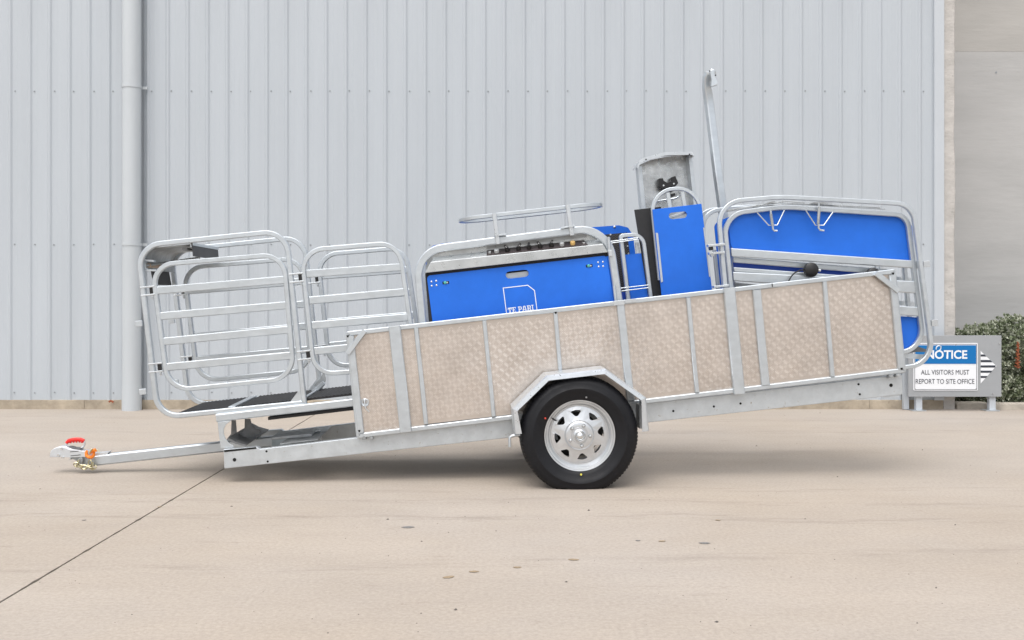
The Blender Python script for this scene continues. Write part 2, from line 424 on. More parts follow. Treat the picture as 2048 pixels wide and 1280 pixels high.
# concrete edge column beside the corner, cast in lifts
cm = MB(); N = 34; vs = []; fs = []
r = random.Random(5)
for i in range(N + 1):
    z = -.02 + 7.2 * i / N; e = cx2 + r.uniform(-.008, .006) * (1 if i % 3 else .2); rec = WALL + r.uniform(-.004, .004)
    vs += [(cx1 + .002, rec - .012, z), (e - .012, rec - .012, z), (e, rec + .004, z), (e, WALL + 1.6, z)]
for i in range(N):
    for k in range(3): fs.append((i * 4 + k, i * 4 + k + 1, i * 4 + 5 + k, i * 4 + 4 + k))
build('edge_column', MB().add(vs, fs), 'column', shed)
build('shed_side_wall', MB().box(cx1 - .1, cx2 - .02, WALL + .3, WALL + 12, 0, 7.15), 'grey_concrete', shed)

# --- grey concrete wall set back at the right, in cast panels
BW = 11.85
bwall = empty('concrete_wall', Matrix.Translation((6.5, BW, 0)), (6.5, BW, 0)); tag(bwall, 'plain grey concrete wall set back behind the hedge', 'wall')
zj = gpt(0, 103, BW).z
build('wall_panel', MB().box(4.9, 9.5, BW, BW + .2, -.05, zj), 'grey_concrete', bwall)
build('wall_panel', MB().box(4.9, 9.5, BW - .0015, BW + .2, zj + .0005, 7.2), 'brown_concrete', bwall)
build('tie_hole', MB().disc((gpt(1992, 0, BW).x, gpt(0, 145, BW).z), .012, BW - .004, BW + .01, 10), 'screw', bwall)

# --- downpipes
def downpipe(x0, x1, py_brackets, label, zlow, top, sleeve=None):
    xc, r_ = (x0 + x1) / 2, (x1 - x0) / 2
    yc = WALL - r_ - .012
    e = empty('downpipe', Matrix.Translation((xc, yc, 0)), (xc, yc, 0)); tag(e, label, 'downpipe')
    build('pipe', MB().lathe([(r_, zlow), (r_, top)], (xc, yc, 0), 40, axis='z', cap=True), 'pipe', e, smooth=True)
    for z in py_brackets:
        m = MB()
        m.lathe([(r_ + .001, z - .014), (r_ + .005, z - .014), (r_ + .005, z + .014), (r_ + .001, z + .014)], (xc, yc, 0), 40, axis='z')
        m.box(xc + r_ - .004, xc + r_ + .045, yc + r_ * .55, yc + r_ * .55 + .014, z - .014, z + .014)
        build('pipe_bracket', m, 'pipe', e, smooth=True)
    for z0, z1 in sleeve or []:
        build('pipe_sleeve', MB().lathe([(r_ + .0005, z0), (r_ + .004, z0), (r_ + .004, z1), (r_ + .0005, z1)], (xc, yc, 0), 40, axis='z'), 'pipe', e, smooth=True)
    return e
YP = WALL - .1
downpipe(gpt(245.5, 0, YP).x, gpt(282, 0, YP).x, [gpt(0, 174, YP).z, gpt(0, 489, YP).z],
         'wide pale grey downpipe on the ribbed wall left of the trailer', 0.0, 7.0, [(0.0, gpt(0, 772, YP).z)])

# --- hedge, kerb and flower at the right
def kerbstone(px0, px1, ytop, ybot, label):
    p = gnd((px0 + px1) / 2, ybot); Y = p.y
    x0, x1 = gpt(px0, 0, Y).x, gpt(px1, 0, Y).x; h = gpt(0, ytop, Y).z
    o = build('kerb_stone', MB().prism([(x0, -.02), (x1, -.02), (x1, h - .006), (x1 - .02, h), (x0 + .02, h), (x0, h - .01)], Y, Y + .12), 'kerb', None, bev=.012)
    return tag(o, label, 'kerb', 'kerb stones in front of the hedge')
kerbstone(1914, 1976, 805, 818, 'low concrete kerb stone between the two legs of the notice board')
kerbstone(1985, 2100, 806.5, 820, 'low concrete kerb stone right of the notice board under the hedge')

hedge = empty('hedge_bush', Matrix.Translation((5.6, 11.0, 0)), (5.6, 11.0, 0)); tag(hedge, 'dense grey green hedge bush behind the notice board', 'bush')
def hedge_build():
    r = random.Random(11)
    # overlapping mounds: centre, radii
    mounds = [((4.98, 10.95, .36), (.34, .36, .46)), ((5.35, 10.95, .42), (.42, .44, .50)), ((5.85, 11.0, .46), (.55, .5, .52)), ((6.5, 11.0, .42), (.6, .5, .52)), ((5.15, 10.85, .16), (.36, .34, .22)), ((5.7, 10.8, .2), (.5, .36, .3)), ((6.9, 11, .4), (.5, .5, .5))]
    core = MB()
    for c, rd in mounds:
        vs, fs = [], []; A, B = 12, 7
        for j in range(B):
            t = pi * (j + .5) / B
            for i in range(A):
                a = 2 * pi * i / A; k = .70 + r.uniform(-.05, .05)
                vs.append((c[0] + rd[0] * k * sin(t) * cos(a), c[1] + rd[1] * k * sin(t) * sin(a), max(0, c[2] + rd[2] * k * cos(t))))
        for j in range(B - 1):
            for i in range(A): fs.append((j * A + i, (j + 1) * A + i, (j + 1) * A + (i + 1) % A, j * A + (i + 1) % A))
        core.add(vs, fs)
    build('shade_core', core, 'hedge_core', hedge)  # solid dark core, no branches: gives the shade between the leaves
    lv, lp = MB(), MB()
    def clump(m, c, nrm):
        for k in range(9):
            d = (nrm + Vector((r.gauss(0, .75), r.gauss(0, .75), r.gauss(0, .75)))).normalized()
            L = r.uniform(.022, .040); w = L * r.uniform(.24, .36)
            s = d.cross(Vector((r.gauss(0, 1), r.gauss(0, 1), r.gauss(0, 1)))).normalized() * w
            b = c + d * .006; mid = b + d * L * .5; f = d.cross(s).normalized() * w * .35
            m.add([b, mid + s + f, b + d * L, mid - s + f], [(0, 1, 2), (0, 2, 3)])
    for _ in range(15000):
        c, rd = r.choice(mounds); v = Vector((r.gauss(0, 1), r.gauss(0, 1), r.gauss(0, 1))).normalized()
        if v.y > .55: continue
        k = r.uniform(.72, 1.03) + .05 * sin(v.x * 9 + c[0] * 5) * cos(v.z * 8)
        p = Vector((c[0] + rd[0] * v.x * k, c[1] + rd[1] * v.y * k, c[2] + rd[2] * v.z * k))
        if p.z < .02 or p.x > 7.0 or p.x < cx2 - .12 + .0: continue
        clump(lp if r.random() < .42 else lv, p, (v + Vector((0, -.2, .5))).normalized())
    build('foliage', lv, 'leaf', hedge, kind='stuff'); build('foliage', lp, 'leaf_pale', hedge, kind='stuff', label='paler young leaves of the hedge')
    fl = MB(); p = gpt(2035, 736, 10.52); q = gpt(2036, 686, 10.52)
    for k in range(26):
        t = k / 25; c = p.lerp(q, t); a = k * 2.4; rr = .030 * (1 - t * .6)
        fl.tube([c, c + Vector((cos(a) * rr, sin(a) * rr, .012))], [.010, .006], 5)
    fl.tube([p, q], .008, 5)
    build('flower_spike', fl, 'flower', hedge)
hedge_build()

# --- notice board
SB = 10.13
sg = empty('notice_board', Matrix.Translation((gpt(1910, 0, SB).x, SB, 0)), (gpt(1910, 0, SB).x, SB, 0))
tag(sg, 'grey board on two short legs with white and blue visitor notice', 'sign')
def sxz(px, py, Y=SB): p = gpt(px, py, Y); return (p.x, p.z)
def srect(name, x0, y0, x1, y1, a, b, m, bev=0, rad=0):
    pts = [sxz(x0, y0), sxz(x1, y0), sxz(x1, y1), sxz(x0, y1)]
    if rad: pts = rounded(pts, rad, n=4)
    return build(name, MB().prism(pts, SB + a, SB + b), m, sg, bev=bev)
srect('backing_board', 1817, 671, 2003, 793.5, 0, .025, 'board_grey', .002)
srect('sign_plate', 1826.5, 686, 1955, 781, -.006, -.0005, 'sign_white', 0, .008)
def frame(name, x0, y0, x1, y1, t, m, a):
    o = [sxz(x0, y0), sxz(x1, y0), sxz(x1, y1), sxz(x0, y1)]; i = [sxz(x0 + t, y0 + t), sxz(x1 - t, y0 + t), sxz(x1 - t, y1 - t), sxz(x0 + t, y1 - t)]
    return build(name, MB().ring(o, i, SB + a, SB + a + .002), m, sg)
frame('border_line', 1828.5, 688.2, 1953, 779.2, .7, 'sign_black', -.0085)
srect('blue_header', 1830, 690.5, 1951.5, 727.5, -.0095, -.0062, 'sign_blue')
def text_mesh(name, body, size_px, cxp, basepx, m, parent, Y, off=0.0, width=None, thick=.0015):
    cu = bpy.data.curves.new(name, 'FONT'); cu.body = body; cu.align_x = 'CENTER'; cu.size = 1.0; cu.offset = off; cu.resolution_u = 4
    t = bpy.data.objects.new('tmp', cu); COL.objects.link(t)
    bpy.context.view_layer.update()
    me = bpy.data.meshes.new_from_object(t.evaluated_get(bpy.context.evaluated_depsgraph_get()))
    bpy.data.objects.remove(t); bpy.data.curves.remove(cu)
    xs = [v.co.x for v in me.vertices]; ys = [v.co.y for v in me.vertices]
    return me, (min(xs), max(xs), min(ys), max(ys))
def text_part(name, body, x0, x1, ytop, ybot, m, parent, Y, off):
    me, (ax, bx, ay, by) = text_mesh(name, body, 1, 0, 0, m, parent, Y, off)
    X0, Z1 = sxz(x0, ytop, Y); X1, Z0 = sxz(x1, ybot, Y)
    og = ORG[parent.name]
    for v in me.vertices:
        x = X0 + (v.co.x - ax) / (bx - ax) * (X1 - X0); z = Z0 + (v.co.y - ay) / (by - ay) * (Z1 - Z0)
        v.co = (x - og[0], Y - og[1], z - og[2])
    me.materials.clear(); me.materials.append(MATS[m])
    o = bpy.data.objects.new(name, me); COL.objects.link(o); o.parent = parent
    return o
text_part('lettering', 'NOTICE', 1852.5, 1934.5, 700.3, 717.8, 'sign_white', sg, SB - .0105, .026)
text_part('lettering', 'ALL VISITORS MUST', 1842, 1938.5, 739.7, 749.2, 'sign_black', sg, SB - .0085, .0)
text_part('lettering', 'REPORT TO SITE OFFICE', 1831.5, 1948.8, 758, 767.6, 'sign_black', sg, SB - .0085, .0)
# striped arrow head
ap = [(1961, 702), (1992.5, 732), (1961, 767)]
build('arrow_head', MB().prism([sxz(*p) for p in ap], SB - .004, SB - .0005), 'sign_white', sg)
def arrow_x(y): return 1961 + 31.5 * ((y - 702) / 30 if y < 732 else (767 - y) / 35)
for y0, y1 in ((708.7, 713.0), (719.8, 724.4), (730.6, 735.0), (741.2, 745.3), (751.8, 755.8)):
    build('arrow_stripe', MB().prism([sxz(1961, y0), sxz(arrow_x(y0), y0), sxz(arrow_x(y1), y1), sxz(1961, y1)], SB - .0058, SB - .0042), 'sign_black', sg)
for a, b in ((1832.5, 1845), (1979, 1992)):
    lg = build('leg', MB().prism([sxz(a, 700, SB + .028), sxz(b, 700, SB + .028), (sxz(b, 0, SB + .028)[0], 0.006), (sxz(a, 0, SB + .028)[0], 0.006)], SB + .028, SB + .085), 'flashing', sg, bev=.005)
    xa, xb = sxz(a, 0)[0], sxz(b, 0)[0]
    build('base_plate', MB().box(xa - .035, xb + .035, SB - .01, SB + .125, .001, .010), 'galv', lg)
bs = MB()
for px, py in ((1998, 687), (1985, 787), (1911, 690), (1829.6, 777.6), (1951, 777.6)): q = sxz(px, py); bs.disc(q, .005, SB - .0105, SB - .0002, 8)
build('screw_set', bs, 'bolt', sg, kind='stuff')
# short post behind the tail of the trailer
px0, px1 = gpt(1806, 0, WALL - .06).x, gpt(1816.5, 0, WALL - .06).x
pz = gpt(0, 640, WALL - .06).z
post = build('wall_post', MB().box(px0, px1, WALL - .085, WALL - .030, .003, pz).box(px0 - .004, px1 + .004, WALL - .089, WALL - .027, pz, pz + .006), 'flashing', None, bev=.004)
tag(post, 'short pale grey post against the shed wall left of the notice board', 'post')

# ================================================================== THE TRAILER
YAW, TILT = RAD(2.5), RAD(6.3)
DW = 6.08                                         # distance of the wheel's outer face
TO = Vector(((1160 - CX) / FOC * DW, DW, 0))
uu = Vector((cos(YAW) * cos(TILT), sin(YAW) * cos(TILT), sin(TILT)))
ww = Vector((-sin(YAW), cos(YAW), 0)); vv = uu.cross(ww)
ROT = Matrix((uu, ww, vv)).transposed()
TM = Matrix.Translation(TO) @ ROT.to_4x4()
CAM = Vector((0, 0, CAMH))
def at(px, py, w):                                # photograph position on the trailer's lengthwise plane at lateral offset w -> (u, v)
    d = Vector(((px - CX) / FOC, 1, (HY - py) / FOC)); t = (w - (CAM - TO).dot(ww)) / d.dot(ww)
    q = CAM + d * t - TO; return (q.dot(uu), q.dot(vv))
def ats(pts, w): return [at(p[0], p[1], w) for p in pts]
def M_(px, w): return px * (DW + w) / FOC          # a length of px photograph pixels at offset w
trailer = empty('sheep_handler_trailer', TM, (0, 0, 0))
tag(trailer, 'galvanised single axle sheep handler trailer with blue side panel and tread plate side', 'trailer')
def bar(name, p0, p1, w0, w1, px, m='galv', parent=None, ch=.25, label=None):
    return build(name, MB().sweep([at(*p0, w0), at(*p1, w0)], M_(px, w0) / 2, w0, w1, ch=ch), m, parent or trailer, label=label)
def plate(name, pts, w0, w1, m='galv', parent=None, bev=0, rad=0, label=None):
    q = ats(pts, w0)
    if rad: q = rounded(q, rad, n=5)
    return build(name, MB().prism(q, w0, w1), m, parent or trailer, bev=bev, label=label)
def hoop(name, pts, rad_px, w0, w1, px, closed=True, m='galv', parent=None, shiftw=0):
    q = ats(pts, w0); rr = [M_(x, w0) for x in rad_px] if isinstance(rad_px, (list, tuple)) else M_(rad_px, w0)
    q = rounded(q, rr, closed, 10)
    return build(name, MB().sweep(q, M_(px, w0) / 2, w0 + shiftw, w1 + shiftw, closed, ch=.3), m, parent or trailer, smooth=True)
def rod(name, pts3, r, m='galv', parent=None, seg=7):
    return build(name, MB().tube(pts3, r, seg), m, parent or trailer, smooth=True)
def p3(px, py, w): u, v = at(px, py, w); return (u, w, v)

WN, WF = 0.38, 1.08          # near and far cage planes
WC = 0.73                    # centre line
# --- chassis
WCH = 0.30
def chassis(sh):
    b = build('chassis_beam', MB().prism(ats([(446, 899), (447, 903), (448.5, 937.5), (1125, 864), (1806, 789), (1804.5, 749), (1297, 806), (520, 898), (514, 893.5)], WCH), WCH + sh, WCH + .05 + sh), 'galv_mud', trailer, bev=.004)
    return b
beam = chassis(0); chassis(.81)
plate('rail_slot', [(448, 900), (512, 894.2), (513, 897.5), (448.5, 904.5)], WCH - .0015, WCH + .001, 'hole', beam)
for px, py, r_ in ((469, 919.5, 3.6), (533, 902.7, 2.1), (535.5, 923, 2.1), (1346.6, 822, 2.3), (1427.7, 813, 2.3), (1481, 807, 2.3), (1717, 768.5, 2.3), (1719.5, 788.5, 2.3), (1782, 770.5, 3.6)):
    build('bolt_hole', MB().disc(at(px, py, WCH), M_(r_, WCH), WCH - .0015, WCH + .002, 14), 'hole', beam)
# inner floor of the chassis: cross members
for px in (900, 1100, 1300, 1500, 1700):
    u, v = at(px, 0, WCH); vb = at(px, 899 - (px - 446) * .1105, WCH)[1]
    build('cross_member', MB().box(u, u + .06, WCH + .05, WCH + .81, vb - .075, vb - .012), 'galv_dull', trailer)
ta = at(1780, 788, WCH)
plate('tail_lip', [(1765, 792.5), (1775, 796.5), (1790, 796), (1805, 788), (1805, 785), (1785, 789)], WCH + .004, WCH + .03, 'galv', trailer)
# axle
build('axle', MB().box(-.03, .03, .12, 1.34, .28, .34), 'galv_dull', trailer, bev=.004)
# --- drawbar and coupling
bar('drawbar', (181, 922.5), (640, 873), WC - .035, WC + .035, 20.5)
plate('drawbar_cap', [(172, 908), (214, 904.5), (219, 903), (212, 911), (172, 914)], WC - .03, WC + .03, 'coupling_zinc')
cp = MB(); cw0, cw1 = WC - .045, WC + .045
cp.prism(rounded(ats([(97, 915), (99.5, 903), (106, 897.5), (118, 893), (131, 894), (143, 899), (170, 903), (170, 914), (140, 915.5)], cw0), [.004, .012, .015, .01, .01, .004, .004, .004, .01], n=4), cw0 + .012, cw1 - .012)
coup = build('tow_coupling', cp, 'coupling_zinc', trailer, bev=.009, smooth=True)
plate('side_cheek', [(114, 896), (124, 893.5), (135, 898), (170, 903), (174, 904), (173, 914), (140, 915), (118, 914)], cw0 + .004, cw1 - .004, 'coupling_zinc', coup, bev=.002)
for px, py, r_ in ((123.3, 897.3, 2.2), (117, 910, 2.4), (125, 915, 2.4), (140, 918.5, 2.0)):
    build('pivot_bolt', MB().disc(at(px, py, cw0), M_(r_, cw0), cw0 - .006, cw1 + .004, 10), 'bolt', coup)
plate('latch_gap', [(140, 903.3), (157, 901.5), (157, 902.6), (140, 904.4)], cw0 + .002, cw0 + .01, 'hole', coup)
plate('latch_gap', [(141, 911.2), (161, 909.2), (161, 910.3), (141, 912.3)], cw0 + .002, cw0 + .01, 'hole', coup)
plate('latch_lever', [(131, 894), (140, 893.5), (148, 896), (162, 896.5), (160, 904), (150, 901)], cw0 + .02, cw1 - .02, 'galv_dark', coup)
hp = ats([(135, 896), (132, 890), (133, 885), (140, 880.5), (152, 879), (165, 879.5), (169.5, 885), (168, 892), (162, 896.5)], WC)
build('handle_loop', MB().tube([(u, WC, v) for u, v in rounded(hp, .012, False, 3)], .0065, 8), 'coupling_zinc', coup, smooth=True)
gr = MB(); gp = ats([(132.5, 886), (137, 882), (145, 879.8), (153, 879), (161, 879.2), (168.5, 881.5)], WC - .006)
gr.tube([(u, WC - .004, v) for u, v in gp], [.010, .013, .0135, .0135, .013, .010], 10)
for px, py in ((141, 884), (147, 883), (153, 882.6), (159, 882.6), (164, 883.5)): u, v = at(px, py, WC - .006); gr.tube([(u - .004, WC - .005, v), (u + .004, WC - .005, v)], .009, 8)
build('grip', gr, 'red_grip', coup, smooth=True, label='red moulded plastic coupling grip')
plate('drawbar_shoe', [(140, 915), (175, 913), (183, 926), (186, 931), (170, 930), (160, 926), (150, 920)], WC - .03, WC + .03, 'galv_dull', coup)
# safety chain with orange shackle
ch = MB(); u0, w_ = 0, WC - .06
def link(m, c, ang, L, wd, r_, roll):
    pts = []
    for k in range(14):
        a = 2 * pi * k / 14; x = L * cos(a); y = wd * sin(a)
        d = Vector((cos(ang), 0, sin(ang))); s = Vector((-sin(ang) * cos(roll), sin(roll), cos(ang) * cos(roll)))
        pts.append(Vector(c) + d * x + s * y)
    m.tube(pts, r_, 6, closed=True)
for (px, py, ang, roll) in ((180, 926, 80, .3), (176, 932, 10, 1.2), (168, 934.5, -12, .2), (160, 932, -28, 1.2), (153.5, 929.5, -30, .1), (155, 926, 60, 1.0), (184, 931, 65, .9), (187, 935, 20, .4), (181, 935.5, 165, 1.2)):
    link(ch, p3(px, py, w_), RAD(ang), .020, .0125, .0045, roll)
build('safety_chain', ch, 'zinc', trailer, smooth=True)
build('chain_disc', MB().lathe([(.0, -.012), (.016, -.012), (.02, -.004), (.02, .008)], (at(159, 922, w_)[0], w_ + .02, at(159, 922, w_)[1]), 16), 'galv_dull', trailer, smooth=True)
osk = build('lashing_hook', MB().tube([p3(174, 901, w_), p3(172.5, 905, w_), p3(173, 911, w_), p3(177, 914, w_ - .005), (p3(183, 914.5, w_)), p3(187, 911, w_), p3(188, 904, w_), p3(184, 902.5, w_)], [.007, .010, .011, .011, .011, .011, .010, .007], 8), 'orange_paint', trailer, smooth=True, label='orange painted chain hook')
build('hook_arm', MB().tube([p3(180, 906, w_ - .012), p3(184, 901.5, w_ - .012), p3(190, 899, w_ - .01), p3(191, 903, w_ - .008)], .010, 8), 'orange_paint', osk, smooth=True)
rod('hook_pin', [p3(178.5, 907, w_ - .024), p3(182, 900, w_ - .024), p3(185, 897, w_ - .02)], .005, 'zinc', osk)
rod('hook_spring', [p3(191, 900, w_), p3(194, 899, w_), p3(199, 904, w_)], .0035, 'zinc', osk)
# --- front bracket under the platform
WB = 0.33
br = plate('front_bracket', [(435, 844), (462, 841.5), (452, 849), (447.5, 858), (447.5, 868), (451, 878), (459, 887), (467, 891), (468, 895), (441, 897)], WB, WB + .008, 'galv', trailer, bev=.0015)
plate('front_bracket', [(435, 844), (462, 841.5), (452, 849), (447.5, 858), (447.5, 868), (451, 878), (459, 887), (467, 891), (468, 895), (441, 897)], WB + .74, WB + .748, 'galv_dull', trailer)
def lat(name, pts, w0, w1, m, wref=None, bev=0):   # a lateral sheet: outline strip in (u,v) spanning w0..w1
    q = ats(pts, wref if wref is not None else w0); return build(name, MB().prism(q, w0, w1), m, trailer, bev=bev)
lat('cross_angle', [(452, 880), (470, 888), (490, 893), (492, 890), (470, 884), (455, 876)], WB + .01, WB + .73, 'galv_dark', WB)
build('arched_web', MB().prism(ats([(463, 841), (471, 841), (473, 868), (486, 864), (489, 858), (489.5, 838), (500, 838), (503, 850), (509, 857), (520, 860), (520, 866), (470, 884), (455, 876), (462, 868)], WC - .16), WC - .16, WC - .145), 'galv_dark', trailer)
plate('tool_box', [(543, 878), (601, 871), (619, 871), (622, 884), (622, 892), (543, 898)], WC - .15, WC + .12, 'steel_box', trailer, bev=.004)
plate('tool_box_lid', [(541, 875), (619, 867), (624, 869), (624, 873), (543, 880)], WC - .16, WC + .13, 'galv_dull', trailer, bev=.003)
build('deck_plate', MB().box(at(470, 0, .5)[0], at(545, 0, .5)[0], WCH + .06, WCH + .75, at(500, 889, .5)[1] - .004, at(500, 889, .5)[1]), 'galv_dull', trailer)
# --- platform rails and floor
bar('platform_rail', (432, 836.5), (1380, 728), WB, WB + .05, 15.5)
bar('platform_rail', (432, 836.5), (1380, 728), WB + .76, WB + .81, 15.5)
def under(p0, p1, w0, w1, h):
    return build('skid_strip', MB().sweep([at(*p0, w0), at(*p1, w0)], h / 2, w0, w1), 'black_rubber', trailer)
under((536, 837.5), (712, 817), WB + .05, WB + .5, .018)
floor_v = at(450, 818, WN)[1]
def floor_mat(px0, px1, name='rubber_mat'):
    u0, u1 = at(px0, 822, WN)[0], at(px1, 822, WN)[0]; m = MB(); pr = []; n = int((u1 - u0) / .012)
    # ribbed top: ridges run across the race
    vs = []; top = floor_v + .004
    for i in range(n + 1):
        u = u0 + (u1 - u0) * i / n; z = top + (.004 if i % 2 else 0); vs += [(u, WN + .022, z), (u, WF - .022, z), (u, WF - .022, floor_v - .008), (u, WN + .022, floor_v - .008)]
    fs = []
    for i in range(n):
        for k in range(4): fs.append((i * 4 + k, (i + 1) * 4 + k, (i + 1) * 4 + (k + 1) % 4, i * 4 + (k + 1) % 4))
    fs += [(3, 2, 1, 0), (n * 4, n * 4 + 1, n * 4 + 2, n * 4 + 3)]
    return build(name, m.add(vs, fs), 'mat_rubber', trailer)
floor_mat(350, 455); floor_mat(474, 602); floor_mat(612, 1240)
def crossbar(px, wd, m='galv'):
    u = at(px, 815, WN)[0]; return build('floor_crossbar', MB().box(u, u + wd, WN + .02, WF - .02, floor_v - .012, floor_v + .012), m, trailer, bev=.003)
crossbar(455, .045); crossbar(604, .02)

# --- front cage: hoops, gates
def pair(fn):
    fn(0.0); fn(WF - WN)
H1 = [(274.5, 491.5), (571, 461), (608, 806), (315, 836)]
TW = 10.0
for s in (0, WF - WN):
    hp_ = hoop('cage_hoop', H1, [44, 44, 1, 44], WN - .018, WN + .018, TW, shiftw=s)
    # lugs on the front upright
    for px, py in ((281, 647), (289, 783)):
        u, v = at(px, py, WN); build('lug', MB().box(u - .03, u + .012, WN - .01 + s, WN + .01 + s, v - .018, v + .018), 'galv', hp_, bev=.002)
    build('gusset', MB().prism(ats([(603, 774), (580, 804), (610, 805)], WN - .01), WN - .012 + s, WN - .004 + s), 'galv', hp_)
G1 = [(303, 530), (567, 508), (587.5, 757), (336, 782)]
RAILS1 = [((314, 581), (574, 559)), ((319, 632.5), (577, 610)), ((325, 683.5), (580, 659)), ((331, 734.5), (584, 711))]
def hinge(parent, px, py, s, dk=True):
    u, v = at(px, py, WN - .02); m = MB(); k = .00315
    for dv in (.028, -.022): m.box(u - .058, u + .030, WN - .020 + s, WN + .014 + s, v + dv - .005, v + dv + .005)
    m.disc((u + .012, v - .040), .007, WN - .016 + s, WN + .002 + s, 8); m.box(u + .006, u + .018, WN - .016 + s, WN - .002 + s, v - .050, v - .028)
    build('hinge', m, 'galv_bright', parent, bev=.002)
    m2 = MB().box(u - .001, u + .021, WN - .014 + s, WN + .008 + s, v - .016, v + .022)
    build('hinge_block', m2, 'black_plastic', parent)
for s in (0, WF - WN):
    gt = hoop('gate', G1, [40, 42, 46, 46], WN - .016, WN + .016, 9.4, shiftw=s)
    for a, b in RAILS1:
        build('rail', MB().sweep([at(*a, WN - .014), at(*b, WN - .014)], M_(15.6, WN) / 2, WN - .014 + s, WN + .014 + s, ch=.35), 'galv', gt, smooth=True)
    for px, py in ((299, 582.5), (315, 736)): hinge(gt, px, py, s)
    G2 = [(602, 501), (797, 485), (834, 735), (628.5, 749)]
    g2 = hoop('gate', G2, [42, 42, 30, 40], WN - .016, WN + .016, 9.4, shiftw=s)
    for a, b in (((613, 547.5), (804, 534)), ((619, 601), (809, 584)), ((624, 651), (815, 634.5)), ((629, 702.5), (822, 684))):
        build('rail', MB().sweep([at(*a, WN - .014), at(*b, WN - .014)], M_(15.6, WN) / 2, WN - .014 + s, WN + .014 + s, ch=.35), 'galv', g2, smooth=True)
    for px, py in ((597, 556), (612.5, 711)): hinge(g2, px, py, s)
# far diagonal brace by the second upright
WQ = WF - .1
bar('diagonal_brace', (612, 797), (647, 766), WQ - .05, WQ, 9)
plate('brace_gusset', [(648, 742), (640, 758), (628, 771), (646, 775), (652, 760)], WF - .03, WF - .02, 'galv_dull')
# canopy: curved sheet under the front corner of the cage
can = rounded(ats([(286, 540), (283, 498), (382, 488)], WN), M_(38, WN), False, 12)
build('curved_hood', MB().sweep(can, .0025, WN + .02, WF - .02), 'galv_dull', trailer, smooth=True)
def lateral_flap(px, y0, y1, m, name, lean=0.0):
    u, v1 = at(px, y0, WN); v0 = at(px, y1, WN)[1]
    return build(name, MB().prism([(u - .003, v1), (u + .003, v1), (u + .003 + lean, v0), (u - .003 + lean, v0)], WN + .02, WF - .03), m, trailer)
lateral_flap(382, 486, 512.5, 'flap', 'rubber_flap')
u, v = at(382, 485, WN); build('flap_strip', MB().box(u - .012, u - .004, WN + .018, WF - .018, v - .026, v - .002).box(u + .0035, u + .006, WN + .018, WF - .018, v - .018, v), 'galv', trailer)
u, v = at(372, 495, WN); build('hood_stiffener', MB().box(u - .03, u, WN + .02, WF - .02, v - .012, v + .0), 'galv_dark', trailer)
uf, vf = at(341, 539, WF); build('rubber_flap', MB().prism([(uf - .012, vf + .03), (uf - .006, vf + .03), (uf + .004, vf - .11), (uf - .002, vf - .11)], WF - .42, WF - .03), 'black_rubber', trailer)
bkm = MB().prism(rounded(ats([(286.5, 519), (289.5, 519), (292, 536), (291, 541), (288.5, 541)], WN + .02), .002, n=2), WN + .02, WN + .06)
bkm.sweep(ats([(288, 520.5), (308, 522)], WN + .02), .006, WN + .02, WN + .06); bkm.sweep(ats([(290, 540), (312, 541)], WN + .02), .006, WN + .02, WN + .06)
build('roller_bracket', bkm, 'galv', trailer)
rod('roller', [p3(297, 531, WN + .05), p3(318, 531.5, WN + .30)], .014, 'tan_roller', seg=14)
rod('roller_shaft', [p3(294, 531, WN + .03), p3(345, 523, WN + .30), p3(400, 515, WN + .30)], .007, 'galv_dull')
rod('latch_rod', [p3(352, 527, WN + .1), p3(398, 517, WN + .1)], .005, 'galv')
build('roller_collar', MB().tube([p3(341, 525, WN + .3), p3(350, 524, WN + .3)], .016, 10), 'galv_dull', trailer, smooth=True)

